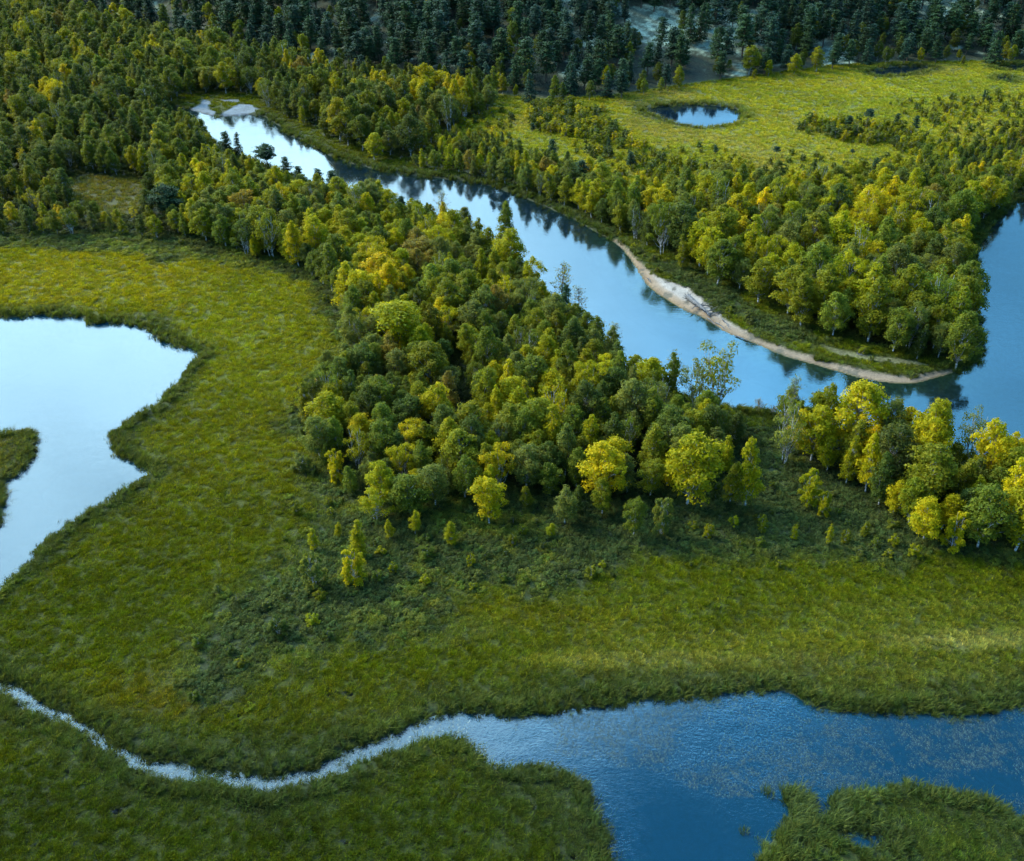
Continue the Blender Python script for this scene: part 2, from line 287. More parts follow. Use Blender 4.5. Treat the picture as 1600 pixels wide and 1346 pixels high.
def leaf_material(name, trans=0.35, rough=0.6, lo=0.62, hi=1.42, spec=0.08):
    m, nt = newmat(name)
    t = N(nt, 'ShaderNodeAttribute', attribute_name='tint', attribute_type='INSTANCER')
    lv = N(nt, 'ShaderNodeAttribute', attribute_name='lv')
    f = ramp(nt, lv.outputs['Fac'], 0, 1, lo, hi, False)
    cc = N(nt, 'ShaderNodeVectorMath', operation='SCALE'); nt.links.new(mixc(nt, 1.0, t.outputs['Color'], mixc(nt, lv.outputs['Fac'], (0.74, 0.98, 1.3, 1), (1.26, 1.03, 0.7, 1)), 'MULTIPLY'), cc.inputs[0]); nt.links.new(f, cc.inputs['Scale'])
    p = N(nt, 'ShaderNodeBsdfPrincipled'); nt.links.new(cc.outputs[0], p.inputs['Base Color']); p.inputs['Roughness'].default_value = rough
    p.inputs['Specular IOR Level'].default_value = spec
    tr = N(nt, 'ShaderNodeBsdfTranslucent'); y = mixc(nt, 1.0, cc.outputs[0], (1.5, 1.35, 0.5, 1), 'MULTIPLY'); nt.links.new(y, tr.inputs[0])
    mx = N(nt, 'ShaderNodeMixShader'); mx.inputs[0].default_value = trans
    nt.links.new(p.outputs[0], mx.inputs[1]); nt.links.new(tr.outputs[0], mx.inputs[2])
    o = N(nt, 'ShaderNodeOutputMaterial'); nt.links.new(mx.outputs[0], o.inputs[0]); return m
M_leaf = leaf_material('birch leaves', 0.48); M_needle = leaf_material('pine needles', 0.15, 0.7, 0.6, 1.5, 0.08)
M_grass = leaf_material('sedge blades', 0.35, 0.6, 0.55, 1.5, 0.05)
def bark_material(name, a, b, scale):
    m, nt = newmat(name); g = N(nt, 'ShaderNodeTexCoord'); mp = N(nt, 'ShaderNodeMapping'); mp.inputs['Scale'].default_value = (2, 2, 9)
    nt.links.new(g.outputs['Object'], mp.inputs[0]); n = noise(nt, mp.outputs[0], scale, 4)
    c = mixc(nt, ramp(nt, n, 0.42, 0.62), a, b); p = N(nt, 'ShaderNodeBsdfPrincipled'); nt.links.new(c, p.inputs['Base Color']); p.inputs['Roughness'].default_value = 0.85
    o = N(nt, 'ShaderNodeOutputMaterial'); nt.links.new(p.outputs[0], o.inputs[0]); return m
M_birchbark = bark_material('birch bark', (0.34, 0.36, 0.36, 1), (0.07, 0.065, 0.06, 1), 3.0)
M_pinebark = bark_material('pine bark', (0.12, 0.075, 0.05, 1), (0.05, 0.04, 0.035, 1), 3.0)
M_dead = bark_material('weathered dead wood', (0.13, 0.135, 0.14, 1), (0.035, 0.035, 0.035, 1), 2.0)

def water_material(name, scale, strength, rough, ior, body, murk=0.45):
    m, nt = newmat(name); g = N(nt, 'ShaderNodeNewGeometry')
    mp = N(nt, 'ShaderNodeMapping'); mp.inputs['Scale'].default_value = (1.0, 1.6, 1); mp.inputs['Rotation'].default_value = (0, 0, 0.4); nt.links.new(g.outputs['Position'], mp.inputs[0])
    n = noise(nt, mp.outputs[0], scale, 3, 0.6); n2 = noise(nt, mp.outputs[0], scale * 0.13, 2, 0.5)
    st = ramp(nt, noise(nt, g.outputs['Position'], 0.06, 3), 0.35, 0.65, 0.35, 1.0)
    b = N(nt, 'ShaderNodeBump'); nt.links.new(mathn(nt, 'MULTIPLY', st, strength), b.inputs['Strength']); b.inputs['Distance'].default_value = 0.05
    nt.links.new(mathn(nt, 'ADD', n, mathn(nt, 'MULTIPLY', n2, 1.5)), b.inputs['Height'])
    gl = N(nt, 'ShaderNodeBsdfGlossy'); gl.inputs['Roughness'].default_value = rough; nt.links.new(b.outputs[0], gl.inputs['Normal']); gl.inputs['Color'].default_value = (0.82, 0.98, 1.0, 1)
    tr = N(nt, 'ShaderNodeBsdfTransparent'); tr.inputs[0].default_value = (0.55, 0.80, 0.86, 1)
    df = N(nt, 'ShaderNodeBsdfDiffuse'); df.inputs[0].default_value = body
    mb = N(nt, 'ShaderNodeMixShader'); mb.inputs[0].default_value = murk; nt.links.new(tr.outputs[0], mb.inputs[1]); nt.links.new(df.outputs[0], mb.inputs[2])
    fr = N(nt, 'ShaderNodeFresnel'); fr.inputs[0].default_value = ior; nt.links.new(b.outputs[0], fr.inputs['Normal'])
    mx = N(nt, 'ShaderNodeMixShader'); nt.links.new(fr.outputs[0], mx.inputs[0]); nt.links.new(mb.outputs[0], mx.inputs[1]); nt.links.new(gl.outputs[0], mx.inputs[2])
    o = N(nt, 'ShaderNodeOutputMaterial'); nt.links.new(mx.outputs[0], o.inputs[0]); return m
BODY = (0.003, 0.042, 0.078, 1)
M_w = {0: water_material('pond water', 2.2, 0.30, 0.05, 1.46, BODY), 1: water_material('marsh water', 2.6, 0.42, 0.06, 1.50, BODY),
       2: water_material('river water', 1.1, 0.30, 0.07, 1.46, (0.010, 0.030, 0.028, 1), 0.15), 3: water_material('pool water', 1.0, 0.10, 0.03, 1.36, (0.004, 0.012, 0.02, 1))}

# ------------------------------------------------------------------ mesh helpers
def mesh_np(name, co, faces, mat, attrs=None, smooth=False):
    """faces: (n,k) int array, all the same size"""
    me = bpy.data.meshes.new(name); co = np.ascontiguousarray(co, dtype=np.float32); f = np.ascontiguousarray(faces, dtype=np.int32)
    me.vertices.add(len(co)); me.vertices.foreach_set('co', co.ravel())
    k = f.shape[1]; me.loops.add(f.size); me.polygons.add(len(f))
    me.loops.foreach_set('vertex_index', f.ravel()); me.polygons.foreach_set('loop_start', np.arange(0, f.size, k, dtype=np.int32))
    me.update(calc_edges=True)
    if smooth: me.polygons.foreach_set('use_smooth', np.ones(len(f), bool))
    for an, (typ, dom, data) in (attrs or {}).items():
        a = me.attributes.new(an, typ, dom); a.data.foreach_set('color' if 'COLOR' in typ else ('vector' if typ == 'FLOAT_VECTOR' else 'value'), np.ascontiguousarray(data, dtype=np.float32).ravel())
    me.materials.append(mat); return me
def link(name, me, parent=None, kind=None):
    o = bpy.data.objects.new(name, me); COL.objects.link(o)
    if parent: o.parent = parent
    if kind: o['kind'] = kind
    return o
def tag(o, label, cat, group=None):
    o['label'] = label; o['category'] = cat
    if group: o['group'] = group
    return o

# ------------------------------------------------------------------ terrain and water
NR, NC = 880, 760
yy = 26 * (500 / 26) ** np.linspace(0, 1, NR)
yy = np.concatenate([[-300, -120, -40, 0, 14], yy, 500 * 1.06 ** np.arange(1, 14), [1500, 2400]])
uu = np.linspace(-1, 1, NC); ext = np.array([1.08, 1.25, 1.6, 2.3, 4.0, 9.0]); uu = np.concatenate([-ext[::-1], uu, ext])
YY, UU = np.meshgrid(yy, uu, indexing='ij'); XX = UU * (0.56 * np.clip(YY, 0, 1200) + 48)
x = XX.ravel(); y = YY.ravel()
wf = water_fields(x, y); z, sd, hd = height(x, y, wf)
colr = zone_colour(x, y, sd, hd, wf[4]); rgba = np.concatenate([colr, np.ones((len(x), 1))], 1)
R_, C_ = YY.shape; idx = np.arange(R_ * C_).reshape(R_, C_)
quads = np.stack([idx[:-1, :-1], idx[:-1, 1:], idx[1:, 1:], idx[1:, :-1]], -1).reshape(-1, 4)
fsd = sd[quads].mean(1); fsb = wf[4][quads].mean(1); fhd = hd[quads].mean(1)
cls = np.zeros(len(quads), int); cls[fhd > 0] = 3; cls[(fsd < 0)] = 2; cls[(fsb < 0) & (fsd >= 0)] = 1
def sub_mesh(name, sel, zz, mat, attrs=True, smooth=True):
    f = quads[sel]; used, inv = np.unique(f.ravel(), return_inverse=True)
    co = np.stack([x[used], y[used], zz[used] if zz is not None else np.zeros(len(used))], 1)
    me = mesh_np(name, co, inv.reshape(-1, 4), mat, {'albedo': ('FLOAT_COLOR', 'POINT', rgba[used])} if attrs else None, smooth)
    return link(name, me, kind='structure')
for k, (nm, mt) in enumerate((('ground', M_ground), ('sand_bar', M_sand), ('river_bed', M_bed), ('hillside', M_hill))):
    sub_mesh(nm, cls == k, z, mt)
wid = np.argmin(np.stack([w_[quads].mean(1) for w_ in wf[:4]]), 0)
for k, nm in enumerate(('pond_water', 'stream_water', 'river_water', 'pool_water')):
    sub_mesh(nm, (fsd < 1.2) & (wid == k), None, M_w[k], False)

# ------------------------------------------------------------------ plant meshes (unit plants about 1 m tall, scaled in place)
def leaves(P, Nrm, size, r, squash=1.0):
    """one small four-cornered leaf spray at each point, facing roughly along Nrm"""
    n = len(P); nn = Nrm + r.normal(0, 0.55, (n, 3)); nn /= np.linalg.norm(nn, axis=1)[:, None] + 1e-9
    t = np.cross(nn, r.normal(0, 1, (n, 3))); t /= np.linalg.norm(t, axis=1)[:, None] + 1e-9; b = np.cross(nn, t)
    s = size * r.uniform(0.6, 1.4, n)[:, None]; a = t * s; c = b * s * r.uniform(0.35, 0.75, n)[:, None]
    k = nn * s * 0.25
    co = np.stack([P - a, P + c - k, P + a, P - c - k], 1).reshape(-1, 3)
    f = np.arange(4 * n).reshape(n, 4); return co, f
def tube(path, rad, sides=6):
    path = np.asarray(path, float); m = len(path); co = []; f = []
    for i in range(m):
        d = path[min(i + 1, m - 1)] - path[max(i - 1, 0)]; d /= np.linalg.norm(d) + 1e-9
        u = np.cross(d, (0.3, 1, 0.2)); u /= np.linalg.norm(u); v = np.cross(d, u)
        for k in range(sides):
            a = 2 * math.pi * k / sides; co.append(path[i] + rad[i] * (math.cos(a) * u + math.sin(a) * v))
    for i in range(m - 1):
        for k in range(sides):
            f.append((i * sides + k, i * sides + (k + 1) % sides, (i + 1) * sides + (k + 1) % sides, (i + 1) * sides + k))
    return np.array(co), np.array(f)
def join(parts):
    cs, fs, o = [], [], 0
    for c, f in parts: cs.append(c); fs.append(f + o); o += len(c)
    return np.concatenate(cs), np.concatenate(fs)
def bent(a, b, r, n=4, sag=0.04):
    a, b = np.array(a, float), np.array(b, float); L = np.linalg.norm(b - a)
    return [a + (b - a) * t + r.normal(0, sag * L, 3) * math.sin(math.pi * t) for t in np.linspace(0, 1, n)]

def birch_mesh(seed, shape='round', dens=1.0, stems=1, leaf=0.0165, base=0.2, wid=0.26, fill=0.85):
    """returns crown mesh, trunk mesh; height 1, crown radius about wid"""
    r = np.random.default_rng(seed); lobes = []; wood = []
    roots = [(0, 0)] if stems == 1 else [(0.035 * math.cos(a), 0.035 * math.sin(a)) for a in np.linspace(0, 6.28, stems, endpoint=False) + r.uniform(0, 6)]
    tops = []
    for i, (rx, ry) in enumerate(roots):
        lean = np.array([rx, ry]) * (3.2 if stems > 1 else 0) + r.normal(0, 0.025, 2)
        h = r.uniform(0.86, 0.97); p = bent((rx, ry, -0.04), (rx + lean[0], ry + lean[1], h), r, 6, 0.02); tops.append(p)
        wood.append(tube(p, np.linspace(0.016 if stems == 1 else 0.011, 0.003, 6), 6))
    nl = int({'round': 46, 'tall': 40, 'cone': 38, 'spread': 34, 'sparse': 34, 'bush': 34}[shape]); lop = r.uniform(0, 6.28); lopk = r.uniform(0.05, 0.28)
    for k in range(nl):
        t = (k + r.uniform(0, 1)) / nl; zc = base + (0.95 - base) * t
        env = {'round': math.sin(math.pi * min(1, 0.12 + 0.86 * t)) ** 0.65, 'tall': (0.5 + 0.5 * math.sin(math.pi * t ** 0.8)) * (1 - t ** 4) , 'cone': (1.02 - t) ** 0.75 * min(1, 0.45 + t * 4),
               'spread': math.sin(math.pi * min(1, 0.30 + 0.66 * t)) ** 0.5, 'sparse': math.sin(math.pi * (0.12 + 0.80 * t)) ** 0.6, 'bush': math.cos(t * 1.35) ** 0.6}[shape]
        a = k * 2.39996 + r.uniform(-0.5, 0.5); rr = wid * env * r.uniform(0.30, 1.08) * (1 + lopk * math.cos(a - lop))
        p = tops[k % len(tops)]; ax = p[min(5, int(t * 5))]
        c = np.array([ax[0] + rr * math.cos(a), ax[1] + rr * math.sin(a), zc])
        R = r.uniform(0.042, 0.092) * (0.65 + 0.55 * env); zc += r.uniform(-0.03, 0.05); c[2] = zc; lobes.append((c, R, r.uniform(0, 1)))
        st = p[max(1, min(4, int(t * 5 - 0.6)))]
        q = bent(st, c, r, 4, 0.05); wood.append(tube(q, np.linspace(0.006, 0.0015, 4), 4))
    P, Q, LV = [], [], []
    for c, R, lv in lobes:
        m = int(150 * dens * (R / 0.075) ** 2); d = r.normal(0, 1, (m, 3)); d /= np.linalg.norm(d, axis=1)[:, None]
        d[:, 2] = np.where(d[:, 2] < -0.45, -d[:, 2], d[:, 2])
        # lobes break up into twig bunches
        tw = r.normal(0, 1, (10, 3)); tw /= np.linalg.norm(tw, axis=1)[:, None]
        near = (d @ tw.T).max(1); rad = R * (0.60 + 0.62 * np.clip((near - 0.55) / 0.45, 0, 1) ** 1.2) * r.uniform(0.62, 1.30, m)
        q = c + d * rad[:, None] * np.array([1.12, 1.12, 0.88]); keep = q[:, 2] < 1.06
        P.append(q[keep]); Q.append((d * 1.0 + np.array([0, 0, 0.45]))[keep]); LV.append(np.clip(0.35 * lv + 0.65 * r.uniform(0, 1, keep.sum()), 0, 1))
    P = np.concatenate(P); Q = np.concatenate(Q); LV = np.concatenate(LV)
    co, f = leaves(P, Q, leaf, r); crown = mesh_np('crown', co, f, M_leaf, {'lv': ('FLOAT', 'FACE', LV)})
    co, f = join(wood); trunk = mesh_np('trunk', co, f, M_birchbark, None, True)
    return crown, trunk
def pine_mesh(seed, shape='tall', dens=1.0, leaf=0.022):
    r = np.random.default_rng(seed); wood = []
    tr = bent((0, 0, -0.03), (r.normal(0, 0.015), r.normal(0, 0.015), 0.98), r, 7, 0.008); wood.append(tube(tr, np.linspace(0.017, 0.003, 7), 6))
    P, Q, LV = [], [], []; nb = 46 if shape != 'table' else 30
    for k in range(nb):
        t = k / nb
        if shape == 'tall': zc = 0.22 + 0.74 * t; L = 0.155 * (1.08 - t) ** 0.55 * r.uniform(0.55, 1.15)
        elif shape == 'spruce': zc = 0.06 + 0.90 * t; L = 0.17 * (1.04 - t) ** 0.85 * r.uniform(0.7, 1.1)
        elif shape == 'round': zc = 0.35 + 0.58 * t; L = 0.34 * math.sin(math.pi * (0.15 + 0.75 * t)) * r.uniform(0.5, 1.0)
        else: zc = 0.66 + 0.28 * t; L = 0.24 * (1.1 - t * 0.6) * r.uniform(0.5, 1.05)
        a = k * 2.4 + r.uniform(-0.4, 0.4); ax = tr[min(6, int(zc * 6.5))]; s = np.array([ax[0], ax[1], zc - 0.02])
        e = s + np.array([math.cos(a) * L, math.sin(a) * L, (0.02 if shape != 'spruce' else -0.05) + r.uniform(-0.02, 0.05)])
        wood.append(tube(bent(s, e, r, 3, 0.03), np.linspace(0.005, 0.001, 3), 3))
        m = int(34 * dens * (0.5 + L / 0.15)); tt = r.uniform(0.25, 1.08, m) ** 0.7
        q = s + (e - s) * tt[:, None] + r.normal(0, 1, (m, 3)) * np.array([0.026, 0.026, 0.012]) * (1 + L * 2)
        P.append(q); Q.append(np.tile([math.cos(a) * 0.3, math.sin(a) * 0.3, 1.0], (m, 1))); LV.append(np.clip(r.uniform(0, 1, m) * 0.7 + 0.3 * r.uniform(), 0, 1))
    co, f = leaves(np.concatenate(P), np.concatenate(Q), leaf, r)
    crown = mesh_np('crown', co, f, M_needle, {'lv': ('FLOAT', 'FACE', np.concatenate(LV))}); co, f = join(wood)
    return crown, mesh_np('trunk', co, f, M_pinebark, None, True)
def bare_mesh(seed, leafy=0.25, lean=0.0):
    r = np.random.default_rng(seed); wood = []; tips = []
    tr = bent((0, 0, -0.03), (lean, lean * 0.2, 0.92), r, 6, 0.02); wood.append(tube(tr, np.linspace(0.015, 0.004, 6), 5))
    for k in range(26):
        t = 0.18 + 0.8 * k / 26; s = tr[0] + (tr[-1] - tr[0]) * t; a = k * 2.4 + r.uniform(-.5, .5); L = 0.24 * (1.15 - t) * r.uniform(0.6, 1.2)
        e = s + np.array([math.cos(a) * L, math.sin(a) * L, L * r.uniform(0.5, 1.1)]); p = bent(s, e, r, 4, 0.08)
        wood.append(tube(p, np.linspace(0.006, 0.0022, 4), 4))
        for j in range(6):
            s2 = p[1 + j % 3]; d = r.normal(0, 1, 3); d[2] = abs(d[2]) + 0.3; d /= np.linalg.norm(d); e2 = s2 + d * r.uniform(0.05, 0.11)
            wood.append(tube([s2, (s2 + e2) / 2 + r.normal(0, 0.006, 3), e2], [0.0028, 0.002, 0.001], 3)); tips.append(e2)
    tips = np.array(tips); m = int(len(tips) * 6 * leafy) + 8; q = tips[r.integers(0, len(tips), m)] + r.normal(0, 0.018, (m, 3))
    co, f = leaves(q, r.normal(0, 1, (m, 3)), 0.014, r)
    crown = mesh_np('crown', co, f, M_leaf, {'lv': ('FLOAT', 'FACE', r.uniform(0, 1, m))}); co, f = join(wood)
    return crown, mesh_np('trunk', co, f, M_dead, None, True)
def tuft_mesh(seed, n=46, h=1.0, spread=0.42, bend=0.35, width=0.028, flat=0.0):
    r = np.random.default_rng(seed); co, f, lv = [], [], []
    wind = np.array([0.45, 0.15])
    for k in range(n):
        a = r.uniform(0, 6.28); q = spread * math.sqrt(r.uniform()); b = np.array([q * math.cos(a), q * math.sin(a), -0.04])
        d = np.array([math.cos(a), math.sin(a)]) * r.uniform(0.1, 0.6) + wind * r.uniform(0.1, 0.9); H = h * r.uniform(0.55, 1.1); B = bend * r.uniform(0.5, 1.6)
        s = np.array([-d[1], d[0], 0]); s /= np.linalg.norm(s) + 1e-9; s = (s + r.normal(0, 0.5, 3) * np.array([1, 1, 0])) * width * r.uniform(0.7, 1.3)
        m = b + np.array([d[0] * B * 0.35, d[1] * B * 0.35, H * 0.62 * (1 - flat)]); t = b + np.array([d[0] * B * 1.3, d[1] * B * 1.3, H * (1 - 0.25 * B) * (1 - flat)])
        o = len(co); co += [b - s, b + s, m + s * 0.8, m - s * 0.8, t + s * 0.15, t - s * 0.15]
        f += [(o, o + 1, o + 2, o + 3), (o + 3, o + 2, o + 4, o + 5)]; v = r.uniform(); lv += [v * 0.8, min(1, v * 0.9 + 0.15)]
    return mesh_np('sedge', np.array(co), np.array(f), M_grass, {'lv': ('FLOAT', 'FACE', np.array(lv))})
def low_bush_mesh(seed):
    r = np.random.default_rng(seed); P, Q, LV = [], [], []
    for k in range(13):
        a = r.uniform(0, 6.28); q = 0.55 * math.sqrt(r.uniform()); c = np.array([q * math.cos(a), q * math.sin(a), r.uniform(0.04, 0.30)]); R = r.uniform(0.10, 0.24); m = 44
        d = r.normal(0, 1, (m, 3)); d /= np.linalg.norm(d, axis=1)[:, None]; d[:, 2] = abs(d[:, 2]); P.append(c + d * R * r.uniform(0.6, 1.15, m)[:, None]); Q.append(d + np.array([0, 0, .4])); LV.append(np.clip(r.uniform(0, 1, m) * .7 + .3 * r.uniform(), 0, 1))
    co, f = leaves(np.concatenate(P), np.concatenate(Q), 0.052, r)
    return mesh_np('bush', co, f, M_leaf, {'lv': ('FLOAT', 'FACE', np.concatenate(LV))})

BV = {'round': [birch_mesh(s, 'round') for s in (1, 2, 3, 4, 5, 6, 7)], 'tall': [birch_mesh(s, 'tall', wid=0.19, base=0.14) for s in (11, 12, 13, 14, 15)],
      'cone': [birch_mesh(s, 'cone', wid=0.22, base=0.1) for s in (21, 22)], 'spread': [birch_mesh(s, 'spread', 0.9, stems=3, base=0.38, wid=0.34) for s in (31, 32)],
      'sparse': [birch_mesh(s, 'sparse', 0.42, stems=3, base=0.25, wid=0.27, leaf=0.016) for s in (41, 42)], 'bush': [birch_mesh(s, 'bush', 1.0, stems=4, base=0.08, wid=0.34, leaf=0.026) for s in (51, 52)]}
PV = {'tall': [pine_mesh(s, 'tall') for s in (61, 62, 63, 64)], 'spruce': [pine_mesh(65, 'spruce')], 'round': [pine_mesh(s, 'round', 1.6) for s in (66, 67)], 'table': [pine_mesh(68, 'table')]}
DV = [bare_mesh(71, 0.35), bare_mesh(72, 0.1, 0.35), bare_mesh(73, 0.6)]

# ------------------------------------------------------------------ colours of the crowns
TINT = {'dark': (0.064, 0.090, 0.015), 'green': (0.098, 0.126, 0.012), 'grey': (0.118, 0.138, 0.026), 'olive': (0.134, 0.146, 0.008),
        'lime': (0.212, 0.214, 0.005), 'yellow': (0.305, 0.270, 0.005), 'gold': (0.370, 0.285, 0.003), 'rust': (0.180, 0.145, 0.022), 'pine': (0.020, 0.046, 0.018), 'bluepine': (0.019, 0.046, 0.028)}
WORD = {'dark': 'dark green', 'green': 'mid green', 'grey': 'grey green', 'olive': 'olive', 'lime': 'yellow green', 'yellow': 'bright yellow', 'gold': 'golden', 'rust': 'rusty brown', 'pine': 'dark green', 'bluepine': 'blue green'}
# bright crowns seen in the photo: crown centre px, py, radius px, colour
SPOTS = [(596, 425, 26, 'gold'), (580, 410, 14, 'yellow'), (628, 505, 30, 'lime'), (640, 520, 16, 'yellow'), (655, 395, 20, 'rust'), (515, 640, 24, 'lime'), (525, 745, 12, 'yellow'), (575, 670, 16, 'yellow'), (700, 685, 20, 'lime'), (790, 590, 16, 'yellow'), (800, 605, 14, 'lime'), (855, 600, 22, 'yellow'), (850, 550, 22, 'lime'), (790, 650, 24, 'lime'),
         (955, 705, 24, 'yellow'), (920, 670, 14, 'yellow'), (905, 590, 24, 'lime'), (1010, 575, 18, 'yellow'), (700, 350, 22, 'yellow'), (790, 380, 16, 'lime'), (540, 380, 14, 'yellow'), (505, 360, 16, 'lime'), (245, 300, 10, 'yellow'), (66, 350, 12, 'yellow'), (97, 330, 8, 'gold'), (190, 345, 14, 'lime'), (50, 315, 16, 'lime'), (20, 330, 10, 'yellow'), (160, 335, 10, 'yellow'),
         (68, 142, 14, 'yellow'), (105, 127, 11, 'gold'), (150, 138, 8, 'yellow'), (20, 90, 12, 'lime'), (190, 55, 12, 'olive'), (195, 58, 8, 'yellow'), (90, 25, 8, 'rust'), (240, 70, 8, 'yellow'), (310, 265, 12, 'yellow'), (210, 255, 14, 'lime'), (190, 85, 9, 'olive'), (110, 60, 10, 'lime'), (130, 90, 10, 'lime'),
         (575, 125, 10, 'yellow'), (612, 140, 8, 'yellow'), (660, 130, 14, 'yellow'), (710, 140, 12, 'yellow'), (735, 145, 14, 'lime'), (440, 95, 8, 'yellow'), (470, 100, 10, 'rust'), (585, 220, 15, 'lime'), (515, 125, 10, 'lime'), (540, 140, 12, 'lime'), (700, 230, 12, 'lime'), (620, 180, 14, 'lime'), (760, 240, 14, 'lime'),
         (1035, 305, 14, 'yellow'), (1100, 300, 16, 'lime'), (1150, 310, 18, 'yellow'), (1190, 315, 14, 'gold'), (1240, 290, 16, 'yellow'), (1300, 310, 24, 'lime'), (1350, 325, 22, 'yellow'), (1390, 310, 20, 'yellow'), (1530, 262, 9, 'gold'), (1375, 250, 12, 'yellow'), (1370, 300, 20, 'lime'), (1430, 220, 12, 'yellow'), (1480, 240, 14, 'lime'), (1330, 345, 14, 'yellow'), (1230, 330, 16, 'lime'), (1065, 385, 12, 'olive'), (1255, 375, 14, 'lime'), (1340, 355, 10, 'yellow'), (1520, 310, 16, 'lime'), (1340, 470, 14, 'olive'), (1310, 440, 12, 'lime'), (1345, 520, 14, 'lime'), (1125, 395, 18, 'lime'), (1180, 410, 16, 'olive'), (930, 300, 12, 'lime'), (860, 270, 10, 'yellow'), (810, 255, 12, 'yellow'),
         (1320, 620, 28, 'yellow'), (1358, 692, 12, 'gold'), (1350, 700, 14, 'yellow'), (1430, 680, 20, 'yellow'), (1440, 620, 18, 'lime'), (1540, 690, 28, 'yellow'), (1575, 700, 20, 'yellow'), (1450, 800, 24, 'yellow'), (1488, 805, 20, 'yellow'), (1580, 780, 26, 'yellow'), (1530, 780, 24, 'lime'), (1440, 740, 30, 'olive'), (1600, 650, 20, 'lime'), (1400, 780, 14, 'yellow')]
SPOTS = [(a, b, r, c) for a, b, r, c in SPOTS]
PALETTE = {'central': (['dark', 'green', 'grey', 'olive', 'lime', 'yellow', 'rust'], [0.10, 0.22, 0.18, 0.25, 0.20, 0.04, 0.01]),
           'left': (['dark', 'green', 'grey', 'olive', 'lime', 'yellow', 'rust'], [0.28, 0.32, 0.16, 0.14, 0.07, 0.02, 0.01]),
           'right': (['dark', 'green', 'grey', 'olive', 'lime', 'yellow', 'rust'], [0.12, 0.22, 0.18, 0.23, 0.18, 0.05, 0.02]),
           'cluster': (['dark', 'green', 'grey', 'olive', 'lime', 'yellow', 'rust'], [0.03, 0.17, 0.13, 0.27, 0.30, 0.10, 0.0])}
def m_per_px(x, y, z=0.3): return project(x, y, z)[2] / FPX
def h_from_px(x, y, hpx):
    d = project(x, y, 0.3)[2]; lo, hi = 0.2, 30
    for _ in range(30):
        m = (lo + hi) / 2
        if project(x, y, 0.3)[1] - project(x, y, 0.3 + m)[1] < hpx: lo = m
        else: hi = m
    return lo

